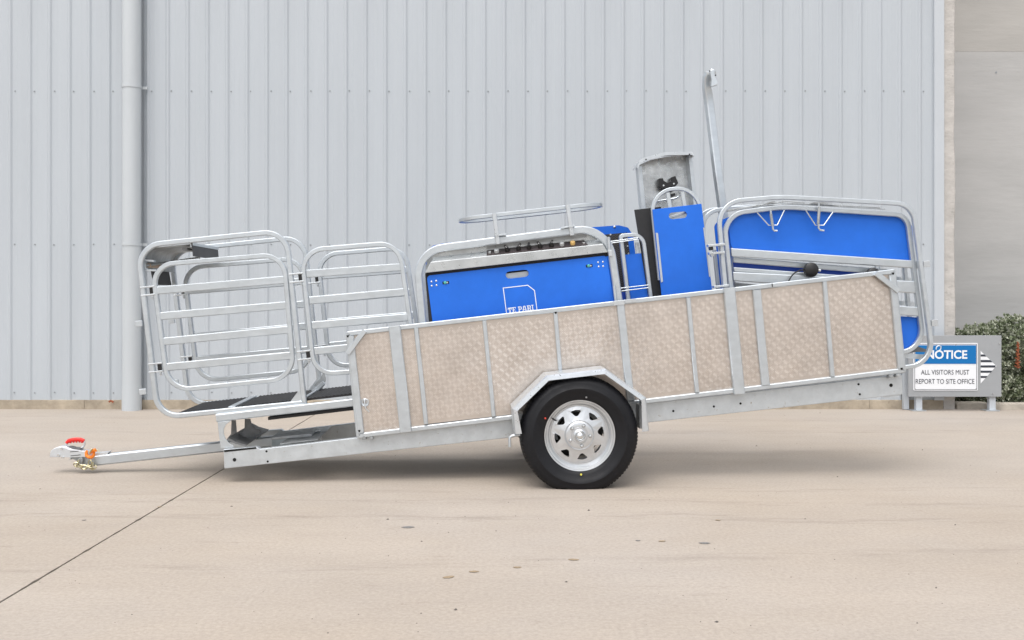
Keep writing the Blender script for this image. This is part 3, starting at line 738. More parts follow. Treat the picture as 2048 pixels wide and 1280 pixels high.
# --- wheels
HUB = (0.0, .318)            # hub above the ground
hc = Vector((0, 0, HUB[1])); hub_local = Vector((hc.dot(uu) if False else hc.z * uu.z, 0, hc.z * vv.z))
RT = .350
def make_wheel():
    w = bpy.data.objects.new('wheel', None); COL.objects.link(w); w.parent = trailer; w.empty_display_size = .1
    w.location = hub_local; w.rotation_euler = (0, TILT, 0)
    ty = MB()
    prof = [(.206, .018), (.214, .006), (.235, -.002), (.262, -.008), (.266, -.011), (.282, -.013), (.286, -.010), (.308, -.005), (.312, -.004), (.330, .006), (.341, .016), (.3475, .032), (.350, .055), (.3505, .068), (.344, .070), (.344, .078), (.3505, .080), (.351, .100), (.344, .102), (.344, .110), (.3505, .112), (.350, .128), (.344, .130), (.344, .138), (.3505, .14), (.350, .153), (.3475, .176), (.341, .192), (.330, .202), (.28, .212), (.235, .205), (.206, .19)]
    SEG = 300; vs = []; fs = []; m = len(prof); rnd = random.Random(2)
    for k in range(SEG):
        a = 2 * pi * k / SEG; notch = (k % 3 == 0)
        for i, (rr, h) in enumerate(prof):
            if rr > .3: rr += .0045
            if notch and i in (9, 10, 11, 12): rr -= (.0005, .003, .0045, .005)[i - 9]; h += (.0005, .002, .002, 0)[i - 9]
            if notch and i in (25, 26, 27, 28): rr -= .006
            x, z = rr * cos(a), rr * sin(a)
            if z < -HUB[1] + .002:
                z = -HUB[1] + .002
            if z < -.22:                                        # loaded sidewall bulges a little
                b_ = max(0, (-.22 - z)) * .10 * (1 - abs(rr - .28) / .1 if abs(rr - .28) < .1 else 0); h += -b_ if h < .1 else b_
            vs.append((x, h, z))
    for k in range(SEG):
        j = (k + 1) % SEG
        for i in range(m - 1): fs.append((k * m + i, j * m + i, j * m + i + 1, k * m + i + 1))
    build('tyre', ty.add(vs, fs), 'tyre', w, smooth=True)
    rim = MB().lathe([(.2125, .022), (.2135, .012), (.211, .006), (.206, .007), (.201, .014), (.197, .020), (.192, .021), (.188, .030), (.181, .052), (.178, .055), (.172, .055), (.168, .060), (.162, .095), (.160, .16), (.19, .185), (.205, .19)], (0, 0, 0), 96)
    build('rim', rim, 'rim', w, smooth=True)
    # spoked disc with eight triangular windows
    dv, df = [], []
    def P(rad, deg, h): a = RAD(deg); dv.append((rad * cos(a), h, rad * sin(a))); return len(dv) - 1
    for k in range(8):
        c = 98 + 45 * k; hi, ho = .038, .052
        I = [P(.088, c + d, hi) for d in (-22.5, -11.25, 0, 11.25, 22.5)]
        O = [P(.170, c + d, ho + .004) for d in (-22.5, -14, -7, 0, 7, 14, 22.5)]
        H = [P(.1475, c - 10, .050), P(.149, c, .050), P(.1475, c + 10, .050), P(.142, c + 12.5, .050), P(.114, c + 4.5, .045), P(.111, c, .0445), P(.114, c - 4.5, .045), P(.142, c - 12.5, .050)]
        df += [(I[0], I[1], H[6]), (I[1], I[2], H[5], H[6]), (I[2], I[3], H[4], H[5]), (I[3], I[4], H[4]), (I[4], O[6], H[3], H[4]), (O[6], O[5], H[2], H[3]), (O[5], O[4], O[3], H[1], H[2]), (O[3], O[2], O[1], H[0], H[1]), (O[1], O[0], H[7], H[0]), (O[0], I[0], H[6], H[7])]
    d = build('wheel_disc', MB().add(dv, df), 'rim', w)
    so = d.modifiers.new('thickness', 'SOLIDIFY'); so.thickness = .006; so.offset = 0
    hubm = MB().lathe([(.091, .042), (.089, .033), (.083, .022), (.074, .018), (.050, .018), (.047, .021), (.040, .021), (.037, .010), (.030, .006)], (0, 0, 0), 48)
    build('hub', hubm, 'rim', w, smooth=True)
    build('hub_cap', MB().lathe([(.032, .012), (.032, -.006), (.029, -.009), (.026, -.004), (.024, -.008), (.015, -.018), (.006, -.022), (.0003, -.0225)], (0, 0, 0), 32), 'bolt', w, smooth=True)
    for a in (137, 68, -3, -79, -152):
        q = (.0625 * cos(RAD(a)), .0625 * sin(RAD(a)))
        build('wheel_nut', MB().lathe([(.0085, .019), (.0085, .008), (.006, .003), (.0003, .002)], (q[0], 0, q[1]), 6), 'bolt', w)
        build('nut_seat', MB().lathe([(.012, .0176), (.0105, .0165), (.0085, .0165)], (q[0], 0, q[1]), 16), 'galv_dull', w)
    build('brake_drum', MB().lathe([(.0003, .075), (.115, .075), (.125, .085), (.125, .14), (.0003, .14)], (0, 0, 0), 40), 'hole', w, smooth=True)
    a = RAD(148); a2 = RAD(147)
    build('valve_stem', MB().tube([(.192 * cos(a), .024, .192 * sin(a)), (.180 * cos(a), .010, .180 * sin(a)), (.167 * cos(a2), .000, .167 * sin(a2))], [.006, .0055, .004], 8), 'black_plastic', w, smooth=True)
    for (x, z, m) in ((-.207, .106, 'red_dot'), (.006, -.229, 'yellow_dot'), (.037, .229, 'grey_dot')):
        build('paint_dot', MB().disc((x, z), .0055, -.0095, .004, 14), m, w)
    return w
wheel = make_wheel()
far_wheel = dup(wheel, trailer, (0, 1.25, 0)); far_wheel.location = hub_local + Vector((0, 1.46, 0)); far_wheel.rotation_euler = (0, TILT, pi)
far_wheel.rotation_mode = 'XYZ'; far_wheel.rotation_euler = (0, TILT, 0); far_wheel.scale = (1, -1, 1)

# --- mudguards: folded sheet with a turned-down lip
WM0, WM1 = -.025, .245
def mudguard(mirror):
    path = ats([(1029, 869), (1024.5, 818), (1093, 751.5), (1212, 737.5), (1292.5, 795), (1299, 862)], WM0)
    m = MB(); n = len(path); vs = []; cu = Vector((0, .32))
    ins = []
    for i, p in enumerate(path):
        p = Vector(p); a = Vector(path[max(i - 1, 0)]); b = Vector(path[min(i + 1, n - 1)])
        d0 = (p - a).normalized() if i else (b - p).normalized(); d1 = (b - p).normalized() if i < n - 1 else d0
        t = (d0 + d1).normalized(); nr = Vector((t.y, -t.x)); k = 1 / max(.5, nr.dot(Vector((d0.y, -d0.x))))
        ins.append(nr * k)
    def wy(w): return (1.46 - w) if mirror else w
    secs = [(0.0, WM1), (0.0, WM0 + .016), (.007, WM0 + .004), (.030, WM0), (.030, WM0 + .003), (.010, WM0 + .008), (.003, WM0 + .018), (.003, WM1)]
    for i, p in enumerate(path):
        for off, w in secs:
            lip = off * (1.45 if i in (0, 5) and off > .02 else 1.0)
            q = Vector(p) + ins[i] * lip; vs.append((q.x, wy(w), q.y))
    k = len(secs); fs = []
    for i in range(n - 1):
        for j in range(k):
            f = (i * k + j, (i + 1) * k + j, (i + 1) * k + (j + 1) % k, i * k + (j + 1) % k); fs.append(f if mirror else f[::-1])
    fs += [tuple(range(k)), tuple((n - 1) * k + j for j in range(k))[::-1]]
    g = build('mudguard', m.add(vs, fs), 'galv_bright', trailer)
    # stays at both ends
    for (x0, y0, x1, y1) in ((1030, 822, 1044, 834), (1272, 806, 1285, 852)):
        q = ats([(x0, y0), (x1, y0), (x1, y1), (x0, y1)], WM1); build('guard_stay', MB().prism(q, *sorted((wy(WM1 - .13), wy(WM1 - .0)))), 'galv_dull', g)
    return g
mudguard(False); mudguard(True)
rod('guard_hook', [p3(1040, 869, .02), p3(1024, 871.5, .02), p3(1019.5, 875, .02), p3(1019.5, 894, .02)], .0085, 'galv', seg=8)

# --- folded-up side walkway: frame, ribs, tread plate bays
WR, WPL = .252, .274         # outer face of the frame, face of the tread plate
sp = hoop('side_frame', [(696, 667.5), (1788, 543), (1808, 741), (717, 872)], [1, 1, 1, 1], WR + .004, WR + .034, 9.5)
bar('side_frame_bar', (700.5, 672), (721.5, 866), WR + .001, WR + .030, 12.5, parent=sp)
bar('side_frame_bar', (1786, 550), (1803.5, 738), WR + .001, WR + .030, 13.5, parent=sp)
edges = []
for x0, y0, x1, y1, wd, proud in ((788.5, 652.5, 811.5, 864, 23.5, .012), (832, 656, 852, 848, 8.5, 0), (968.5, 641, 987.5, 833, 8, 0), (1111, 625, 1127, 816, 8, 0), (1241, 607, 1262, 801, 15, .002), (1377, 595, 1395, 785, 8.2, 0), (1459, 575, 1479.5, 788, 23, .012), (1514, 580, 1532, 770, 16.5, .002), (1650, 563, 1666, 753, 8.5, 0)):
    bar('side_rib', (x0, y0), (x1, y1), WR - proud + .001, WPL + .004, wd, parent=sp); edges.append(((x0, y0), (x1, y1)))
bar('corner_brace', (729, 661), (695, 707), WR - .014, WR + .003, 10, parent=sp)
bar('corner_brace', (1752, 546), (1798, 582), WR - .014, WR + .003, 10.5, parent=sp)
plate('frame_clip', [(1226, 602.5), (1249, 600), (1249.5, 609), (1226.5, 611.5)], WR - .006, WR + .02, 'galv_bright', sp, bev=.001)
plate('frame_clip', [(1250, 599.5), (1272, 597), (1272.5, 604), (1250.5, 606.5)], WR - .004, WR + .02, 'galv_bright', sp, bev=.001)
for px, py in ((695.5, 672.5), (718.5, 862), (1111.5, 625.5), (1786.5, 547), (1803.5, 737.5)):
    plate('tube_end', [(px - 2.6, py - 1.8), (px + 2.6, py - 2.0), (px + 1.2, py + 2.2), (px - 1.2, py + 2.2)], WR - .0012, WR + .004, 'hole', sp)
bar('frame_joint', (1544.4, 567), (1545, 574), WR + .0005, WR + .01, 1.6, 'hole', sp)
def tread_bay(p_l, p_r):
    # plate outline between two rib lines
    TLx, TRx = p_l, p_r
    q = ats([p_l[0], p_r[0], p_r[1], p_l[1]], WPL)
    m = MB().prism(q, WPL, WPL + .004)
    us = [a[0] for a in q]; u0, u1 = min(us), max(us); v0 = min(a[1] for a in q); v1 = max(a[1] for a in q)
    cell = .0300; i0, i1 = int(math.floor(u0 / cell)), int(math.ceil(u1 / cell)); j0, j1 = int(math.floor(v0 / cell)), int(math.ceil(v1 / cell))
    sgn = 1
    def inside(u, v):
        for k in range(4):
            a, b = q[k], q[(k + 1) % 4]
            if (b[0] - a[0]) * (v - a[1]) - (b[1] - a[1]) * (u - a[0]) > -.004: return False
        return True
    if not inside((q[0][0] + q[2][0]) / 2, (q[0][1] + q[2][1]) / 2): q = q[::-1]
    # raised bars in groups, each group turned against its neighbours
    for i in range(i0, i1 + 1):
        for j in range(j0, j1 + 1):
            cu_, cv_ = (i + .5) * cell, (j + .5) * cell
            s = 1 if (i + j) % 2 else -1
            d = Vector((1, s)).normalized(); nn = Vector((-d.y, d.x))
            for k in (-1.5, -.5, .5, 1.5):
                c = Vector((cu_, cv_)) + nn * k * cell * .245; hw = .0021; ll = cell * (.60 if abs(k) < 1 else .47)
                if not inside(c.x - ll * .7, c.y) or not inside(c.x + ll * .7, c.y) or not inside(c.x, c.y + ll * .7) or not inside(c.x, c.y - ll * .7): continue
                a, b = c - d * ll, c + d * ll; s1, s2 = c + nn * hw, c - nn * hw
                m.add([(a.x, WPL + .0003, a.y), (s1.x, WPL + .0003, s1.y), (b.x, WPL + .0003, b.y), (s2.x, WPL + .0003, s2.y), (c.x - d.x * ll * .6, WPL - .0007, c.y - d.y * ll * .6), (c.x + d.x * ll * .6, WPL - .0007, c.y + d.y * ll * .6)],
                      [(0, 4, 5, 2, 1), (0, 3, 2, 5, 4)])
    o = build('tread_plate', m, 'checker', sp)
    o.data.materials.append(MATS['checker_bar'])
    for pi_, pl in enumerate(o.data.polygons):
        if pi_ >= 6: pl.material_index = 1
    return o
bays = [((703, 667), (724, 869))] + edges + [((1784, 546), (1802, 741))]
for k in range(len(bays) - 1): tread_bay(bays[k], bays[k + 1])
# spring clip on the first bay
cl = build('spring_clip', MB().lathe([(.022, -.002), (.026, -.006), (.022, -.010), (.010, -.006)], (at(730, 805, WPL)[0], WPL, at(730, 805, WPL)[1]), 20), 'galv_bright', sp, smooth=True)
rod('clip_pin', [p3(729, 799, WPL - .014), p3(729.5, 810, WPL - .022), p3(731, 817, WPL - .022), p3(738, 824, WPL - .014)], .0042, 'bolt', cl)
# folded hinges under the frame
for px, py in ((728, 875), (742, 875.5), (1783, 752), (1797, 750)):
    u, v = at(px, py, WR); build('frame_hinge', MB().box(u - .012, u + .012, WR + .008, WCH, v - .014, v + .014).lathe([(.010, 0), (.010, .05)], (u, WR, v - .002), 10, cap=True), 'galv_dull', sp)
# --- drafting crate with controls
WK = .36
ck = hoop('crate_hoop', [(832, 502), (1216, 452), (1247, 660), (850, 700)], [56, 62, 2, 2], WK - .012, WK + .03, 15)
ck2 = hoop('crate_hoop', [(832, 502), (1216, 452), (1247, 660), (850, 700)], [56, 62, 2, 2], WK - .012, WK + .03, 13.5, shiftw=.70)
# back plate behind the controls, slanted console, front face
plate('console_back', [(856, 506), (880, 497), (1166, 464), (1196, 472), (1216, 492), (1217, 505), (850, 547)], WK + .055, WK + .065, 'galv_sheet', rad=.03)
def console():
    f0 = ats([(850, 546), (861.5, 524), (1206, 488), (1216, 504.5)], WK - .02)     # front face outline
    b0 = ats([(852, 546), (866, 514), (1198, 478), (1216, 503)], WK + .055)
    vs = [(u, WK - .02, v) for u, v in f0] + [(u, WK + .055, v) for u, v in b0]
    return build('control_console', MB().add(vs, [(0, 3, 2, 1), (4, 5, 6, 7), (1, 2, 6, 5), (0, 1, 5, 4), (3, 7, 6, 2), (0, 4, 7, 3)]), 'galv_sheet', trailer, bev=.003)
con = console()
# control strip lies on the console's top slope; (px along, depth fraction)
def ctop(px, k):             # k 0 front edge .. 1 back edge
    f = (px - 861.5) / (1206 - 861.5)
    A = Vector(p3(861.5, 524, WK - .02)).lerp(Vector(p3(1206, 488, WK - .02)), f); B = Vector(p3(866, 514, WK + .055)).lerp(Vector(p3(1198, 478, WK + .055)), f)
    return A.lerp(B, k)
nrm_c = (ctop(1000, 1) - ctop(1000, 0)).cross(ctop(1000, 0) - ctop(1100, 0)).normalized()
if nrm_c.z < 0: nrm_c = -nrm_c
def on_top(px, k, h): return ctop(px, k) + nrm_c * h
a, b, c, d = on_top(973, .06, .003), on_top(1176, .06, .003), on_top(1175, .97, .003), on_top(973, .97, .003)
e = [x - nrm_c * .006 for x in (a, b, c, d)]
build('control_strip', MB().add([a, b, c, d] + e, [(0, 1, 2, 3), (7, 6, 5, 4), (0, 4, 5, 1), (1, 5, 6, 2), (2, 6, 7, 3), (3, 7, 4, 0)]), 'ctrl_panel', con)
plate('control_back', [(973, 498), (1174, 474), (1173, 468), (1050, 482), (973, 493)], WK + .05, WK + .054, 'galv_dull', con)
rod('edge_strip', [on_top(973, .93, .008), on_top(1176, .93, .008)], .0022, 'bolt', con)
for k, px in enumerate((1015, 1037.5, 1059, 1081.5, 1104.5)):
    b0, b1 = on_top(px, .45, .002), on_top(px, .45, .024)
    kn = build('control_knob', MB().tube([b0, b1], .015, 12), 'black_plastic', con, smooth=True)
    tilt = (-.016, .014, .001, -.016, .010)[k]
    tip = b1 + Vector((tilt, 0, .022)); build('knob_pointer', MB().tube([b1, tip], [.011, .007], 6), 'black_plastic', con)
    build('knob_mark', MB().tube([b1 + Vector((tilt * .3, -.008, .004)), tip + Vector((0, -.004, 0))], .0022, 5), 'white_paint', con)
for px, m, r_, h in ((979, 'grey_btn', .008, .012), (993, 'grey_btn', .0155, .020), (1126, 'grey_btn', .0145, .020), (1148, 'yellow_btn', .0155, .022), (1170.5, 'bolt', .010, .008)):
    build('push_button', MB().tube([on_top(px, .45, .002), on_top(px, .45, h), on_top(px, .45, h + .003)], [r_, r_, r_ * .8], 16), m, con, smooth=True)
build('socket_hole', MB().tube([on_top(1170.5, .45, .004), on_top(1170.5, .45, .0125)], .006, 10), 'hole', con)
# blue door with slot handle
WD = WK + .004
def blue_door():
    out = ats([(853.5, 551.5), (1213, 511), (1236, 660), (872, 700)], WD); out = rounded(out, [.022, .022, 0, 0], n=4)
    c0 = at(1034.5, 548.3, WD); hw, hh = M_(23, WD), M_(7.2, WD)
    sl = []
    for k in range(24):                                         # slot outline
        a = 2 * pi * k / 24; x, y = cos(a), sin(a); sx = (hw - hh) * (1 if x > 0 else -1) if abs(x) > 1e-6 else 0
        sl.append((c0[0] + sx + hh * x, c0[1] + hh * y))
    # sort both outlines by direction from the slot centre and connect
    def on_outline(ang):
        d = Vector((cos(ang), sin(ang))); best = None
        for i in range(len(out)):
            p, q = Vector(out[i]) - Vector(c0), Vector(out[(i + 1) % len(out)]) - Vector(c0); e = q - p
            den = d.x * e.y - d.y * e.x
            if abs(den) < 1e-12: continue
            t = (p.x * e.y - p.y * e.x) / den; s = (p.x * d.y - p.y * d.x) / den
            if t > 0 and -1e-6 <= s <= 1 + 1e-6 and (best is None or t < best): best = t
        return (c0[0] + d.x * best, c0[1] + d.y * best)
    angs = sorted([atan2(p[1] - c0[1], p[0] - c0[0]) for p in out] + [2 * pi * k / 40 - pi + .001 for k in range(40)])
    O = [on_outline(a) for a in angs]
    I = []
    for a in angs:                                              # stadium boundary in direction a
        d = Vector((cos(a), sin(a))); L = hw - hh
        if abs(d.y) > 1e-9 and abs(d.x / abs(d.y) * hh) <= L: t = hh / abs(d.y)
        else:
            cx = L if d.x > 0 else -L; bq = -d.x * cx; t = -bq + sqrt(max(0, bq * bq - (cx * cx - hh * hh)))
        I.append((c0[0] + d.x * t, c0[1] + d.y * t))
    return build('side_door', MB().ring(O, I, WD, WD + .012), 'blue', trailer, label='blue plastic side door of the crate with white maker mark')
door = blue_door()
build('door_gap_shade', MB().prism(ats([(850, 545), (1216, 503), (1219, 512), (852, 556)], WD), WD + .0135, WD + .02), 'black_rubber', door)  # black strip behind the door's top edge paints the shade of the gap
build('door_gap_shade', MB().prism(ats([(850, 548), (858, 548), (874, 700), (862, 700)], WD), WD + .0135, WD + .02), 'black_rubber', door)  # same painted gap shade down the left edge of the door
plate('inner_board', [(1005, 536), (1066, 529), (1067, 548), (1006, 555)], WD + .05, WD + .055, 'black_rubber', door)
plate('inner_rail', [(1005, 548), (1066, 541), (1068, 562), (1006, 568)], WD + .035, WD + .045, 'galv', door)
for px, py in ((863, 563.3), (872.4, 561.8), (863.5, 571.7), (873.1, 570.5), (1196.1, 524.7), (1205.8, 523.7), (1197.4, 533.1), (1206.3, 532.4)):
    q = at(px, py, WD); build('rivet', MB().lathe([(.0058, .001), (.0054, -.002), (.003, -.003), (.0003, -.0035)], (q[0], WD, q[1]), 10), 'bolt', door)
for px, py in ((891.5, 565.3), (1178.5, 531.6)):
    q0, q1 = at(px - 6.5, py + .8, WD), at(px + 6.5, py - .8, WD)
    build('door_slot', MB().sweep([q0, q1], .0085, WD - .001, WD + .002), 'hole', door)
    q = at(px - 1.2, py, WD); build('slot_bolt', MB().lathe([(.010, 0), (.010, -.005), (.006, -.008), (.0003, -.009)], (q[0], WD, q[1]), 10), 'green_bolt', door)
    build('slot_pin', MB().sweep([at(px, py, WD), at(px + 4.5, py - .4, WD)], .0045, WD - .006, WD), 'bolt', door)
# maker mark: outlined tag and block lettering
lw = WD - .0012
build('mark_outline', MB().sweep(ats([(1013.5, 630), (1006.5, 576), (1055.5, 570.5), (1069, 581), (1074.5, 624)], lw), M_(1.6, lw) / 2, lw, lw + .001), 'white_paint', door)
def mark_text():
    m = MB(); x0, y0 = at(1016.5, 626.8, lw); x1, y1 = at(1068, 620.5, lw); h = M_(11.0, lw)
    wd = x1 - x0; T = .30                                    # stem thickness in letter widths
    def L(rects, ox, w):
        for (a, b, c, d) in rects:
            X0, X1 = x0 + (ox + a * w) * wd, x0 + (ox + c * w) * wd
            def sh(x): return y0 + (y1 - y0) * (x - x0) / wd
            m.add([(X0, lw, sh(X0) + b * h), (X1, lw, sh(X1) + b * h), (X1, lw, sh(X1) + d * h), (X0, lw, sh(X0) + d * h)], [(0, 1, 2, 3)])
    LT = {'T': [(.36, .13, .64, .80), (0, .80, 1, 1), (0, .60, .16, .80), (.84, .60, 1, .80), (.20, 0, .80, .13)],
          'E': [(.12, .13, .42, .87), (0, .87, .96, 1), (0, 0, .96, .13), (.42, .43, .66, .57), (.80, .70, .96, .87), (.80, .13, .96, .30), (.58, .36, .70, .64)],
          'P': [(.14, .13, .42, .87), (0, .87, .78, 1), (.42, .38, .78, .50), (.70, .46, .98, .92), (0, 0, .58, .13)],
          'A': [(.10, .12, .32, .50), (.20, .50, .42, .87), (.58, .50, .80, .87), (.68, .12, .90, .50), (.28, .87, .72, 1), (.3, .30, .7, .42), (0, 0, .44, .12), (.56, 0, 1, .12)],
          'R': [(.12, .13, .38, .87), (0, .87, .76, 1), (.38, .42, .74, .54), (.68, .50, .92, .92), (.62, .12, .88, .46), (0, 0, .46, .13), (.58, 0, 1, .13)],
          'I': [(.3, .13, .7, .87), (0, .87, 1, 1), (0, 0, 1, .13)]}
    ox = 0
    for chh, w in (('T', .155), ('E', .150), (' ', .055), ('P', .150), ('A', .175), ('R', .165), ('I', .085)):
        if chh != ' ': L(LT[chh], ox, w)
        ox += w + .011
    return build('lettering', m, 'white_paint', door)
mark_text()
# far blue sheet
WFB = 1.02
plate('far_sheet', [(850, 512), (856, 500), (866, 491.5), (884, 487), (1188, 454), (1238, 450.5), (1256, 455), (1266, 470), (1283, 600), (866, 648)], WFB, WFB + .012, 'blue', rad=.012)
build('sheet_bolt', MB().lathe([(.010, 0), (.009, -.004), (.0003, -.006)], (at(1229, 453.8, WFB)[0], WFB, at(1229, 453.8, WFB)[1]), 12), 'bolt', trailer)
# chevron rubber sheet, small end gate
WV = .80
rubber = plate('chevron_rubber_sheet', [(1210, 469), (1254, 465), (1260, 508), (1243, 511), (1253, 598), (1234, 600), (1221, 500)], WV, WV + .008, 'chevron')
for px, py in ((1220.8, 469.2), (1252, 478), (1255, 492), (1257, 507)):
    q = at(px, py, WV); build('rivet', MB().disc(q, .006, WV - .004, WV, 8), 'bolt', rubber)
WE = .56
eg = hoop('end_gate', [(1262, 640), (1242, 471.5), (1286, 468), (1304, 610), (1306, 640)], [1, 4, 30, 0, 0], WE, WE + .03, 8, closed=False)
plate('blue_infill', [(1250, 509.5), (1285, 506), (1298, 610), (1264, 612)], WE + .032, WE + .042, 'blue', eg)
plate('blue_infill', [(1240, 585), (1258, 583), (1262, 620), (1243, 620)], WE + .05, WE + .06, 'blue_dark', eg)
plate('inner_post', [(1271, 485), (1277, 485), (1281, 508), (1273, 508)], WE + .05, WE + .07, 'galv', eg)
for y0, y1 in ((483.5, 475.5), (487, 478.5)): rod('latch_rod', [p3(1218, y0, WE - .02), p3(1276, y1, WE - .02)], .0036, 'galv', eg)
for y0, y1 in ((578, 570), (584, 575.5)): rod('latch_rod', [p3(1228, y0, WE - .02), p3(1297, y1, WE - .02)], .0036, 'galv', eg)
rod('hinge_pin', [p3(1217, 474, WK - .03), p3(1219, 500, WK - .03)], .011, 'galv', eg, 10)
plate('hinge_tab', [(1216, 500), (1224, 499.5), (1226, 512), (1218, 513)], WK - .04, WK - .01, 'galv_bright', eg, bev=.003)
rod('hinge_pin', [p3(1228, 571, WK - .03), p3(1231.5, 602, WK - .03)], .010, 'galv', eg, 10)
# oval head rail on two posts
WO0, WO1 = .40, .70
def head_rail():
    (ua, va), (ub, vb) = at(920.5, 441.5, (WO0 + WO1) / 2), at(1201.5, 410.5, (WO0 + WO1) / 2)
    rr = (WO1 - WO0) / 2; wc = (WO0 + WO1) / 2; pts = []
    for k in range(15): a = pi / 2 + pi * k / 14; pts.append((ua + rr + rr * cos(a), wc + rr * sin(a)))
    for k in range(15): a = -pi / 2 + pi * k / 14; pts.append((ub - rr + rr * cos(a), wc + rr * sin(a)))
    n = len(pts); vs = []; fs = []; h = .0135
    for i, p in enumerate(pts):
        a, b = Vector(pts[i - 1]), Vector(pts[(i + 1) % n]); t = (b - a).normalized(); nr = Vector((t.y, -t.x)); f = (p[0] - ua) / (ub - ua); vm = va + (vb - va) * f
        for s, z in ((-.011, -h + .004), (-.006, -h), (.006, -h), (.011, -h + .004), (.011, h - .004), (.006, h), (-.006, h), (-.011, h - .004)):
            vs.append((p[0] + nr.x * s, p[1] + nr.y * s, vm + z))
    for i in range(n):
        j = (i + 1) % n
        for k in range(8): fs.append((i * 8 + k, j * 8 + k, j * 8 + (k + 1) % 8, i * 8 + (k + 1) % 8))
    return build('head_rail', MB().add(vs, fs), 'galv', trailer, smooth=True)
hr = head_rail()
for (x0, y0, x1, y1, lug) in ((988.5, 426.5, 996.5, 488, ((990, 471), (1012, 469))), (1135.5, 409.5, 1144.5, 470.5, ((1122, 456.5), (1149, 451)))):
    bar('rail_post', (x0, y0), (x1, y1), WO0 - .068, WO0 - .030, 8.4, 'galv_bright', hr)
    bar('rail_stub', (x0 + 1, y0 + 8), (x0 + 1.6, y0 + 13), WO0 - .030, WO0 - .008, 8, 'galv_bright', hr)
    bar('rail_lug', lug[0], lug[1], WO0 - .072, WO0 - .0, 3.2, 'galv', hr)
    bar('post_collar', (x1 - 2.6, y1 - 20), (x1 - 2.2, y1 - 16.5), WO0 - .073, WO0 - .025, 11.5, 'galv_bright', hr)

# --- rear cage hoop and the blue-backed gate hung in it
WG = .36
R1 = [(1436, 404.5), (1556, 394), (1600, 395.5), (1827, 408), (1869, 728), (1470, 775)]
rh = hoop('rear_hoop', R1, [48, 300, 300, 40, 48, 4], WG, WG + .034, 9)
rh2 = hoop('rear_hoop', R1, [48, 300, 300, 40, 48, 4], WG, WG + .034, 9, shiftw=.70)
for px, py in ((1852, 528), (1868, 646)):
    u, v = at(px, py, WG); build('lug', MB().box(u - .012, u + .030, WG + .006, WG + .026, v - .02, v + .02), 'galv_bright', rh, bev=.002)
    build('lug', MB().box(u - .012, u + .030, WG + .706, WG + .726, v - .02, v + .02), 'galv_bright', rh2, bev=.002)
gtp = [(1448, 428.5), (1570, 413.5), (1816, 430), (1850, 699), (1480, 745)]
GW = WG + .05
rg = hoop('rear_gate', gtp, [44, 300, 30, 46, 4], GW, GW + .034, 9.5)
plate('blue_sheet', [(1457, 452), (1470, 430), (1572, 418), (1812, 433), (1824, 452), (1831, 525), (1463, 500)], GW + .036, GW + .046, 'blue', rg, rad=.05)
plate('blue_sheet', [(1798, 632), (1837, 635), (1843, 668), (1836, 686), (1822, 696), (1804, 699)], GW + .036, GW + .046, 'blue', rg, rad=.02)
def rrail(y0, y1, y0r, y1r, w0, w1, m='galv', name='rail', xl=1462, xr=1838):
    return build(name, MB().prism(ats([(xl, y0), (xr, y0r), (xr + 2, y1r), (xl + 1.5, y1)], w0), w0, w1), m, rg, bev=.006)
rrail(496, 513, 521.5, 537.5, GW + .003, GW + .033)
rrail(513.6, 525, 538.6, 550, GW + .05, GW + .07, 'galv', 'rail', 1466, 1780)
rrail(524, 537, 549, 561, GW + .10, GW + .11, 'blue_dark', 'blue_strip', 1466, 1786)
rrail(534, 544, 558, 567, GW + .05, GW + .07, 'galv', 'rail', 1467, 1786)
rrail(543.5, 562, 562.5, 587.5, GW + .003, GW + .033, xl=1466)
rrail(590, 608, 614, 633, GW + .003, GW + .033, xl=1470)
rrail(564, 578, 590, 601, GW + .10, GW + .12, 'galv_dull', 'rail', 1468, 1700)  # dull strip stands for the shadow under the rail above it
plate('rail', [(1790, 553), (1832, 556), (1833, 564), (1791, 560)], GW + .22, GW + .25, 'galv', rg)
plate('rail', [(1790, 601), (1834, 604), (1835, 612), (1791, 609)], GW + .22, GW + .25, 'galv', rg)
plate('lower_bar', [(1796, 706), (1857, 710), (1851, 719.5), (1796, 715)], GW + .02, GW + .06, 'galv', rg)
plate('lower_latch', [(1824, 697), (1836, 693), (1857, 700), (1856, 704), (1830, 704), (1815, 707)], GW + .06, GW + .09, 'galv_dark', rg)
# second, deeper gate of the rear cage
D2 = WG + .42
dg = hoop('inner_rear_gate', [(1404, 424), (1470, 415.5), (1800, 428), (1826, 690), (1428, 735)], [42, 200, 30, 40, 4], WG + .19, WG + .22, 8.5)
plate('blue_sheet', [(1429, 452), (1437, 440), (1450, 437), (1462, 600), (1443, 606)], WG + .24, WG + .25, 'blue', dg, rad=.03)
plate('blue_sheet', [(1443, 440), (1458, 434), (1462, 470), (1464, 600), (1456, 606)], WG + .10, WG + .11, 'blue', rg)
bar('upright', (1430, 500), (1440, 600), WG + .13, WG + .16, 6.5, 'galv', dg)
bar('upright', (1440, 490), (1451, 600), WG + .08, WG + .10, 7.5, 'galv', dg)
for x0, y0, x1, y1 in ((1417, 491.5, 1450, 488.5), (1419, 507, 1450, 504.5), (1428, 574, 1458, 571)):
    bar('hinge_arm', (x0, y0), (x1, y1), WG - .02, WG + .03, 4.6, 'galv_bright', rh)
plate('hinge_block', [(1419, 493), (1426, 492.3), (1427, 500), (1420, 500.5)], WG - .015, WG + .02, 'black_plastic', rh)
build('hinge_bolt', MB().disc(at(1424, 510, WG - .02), .011, WG - .03, WG, 10), 'galv_dull', rh)
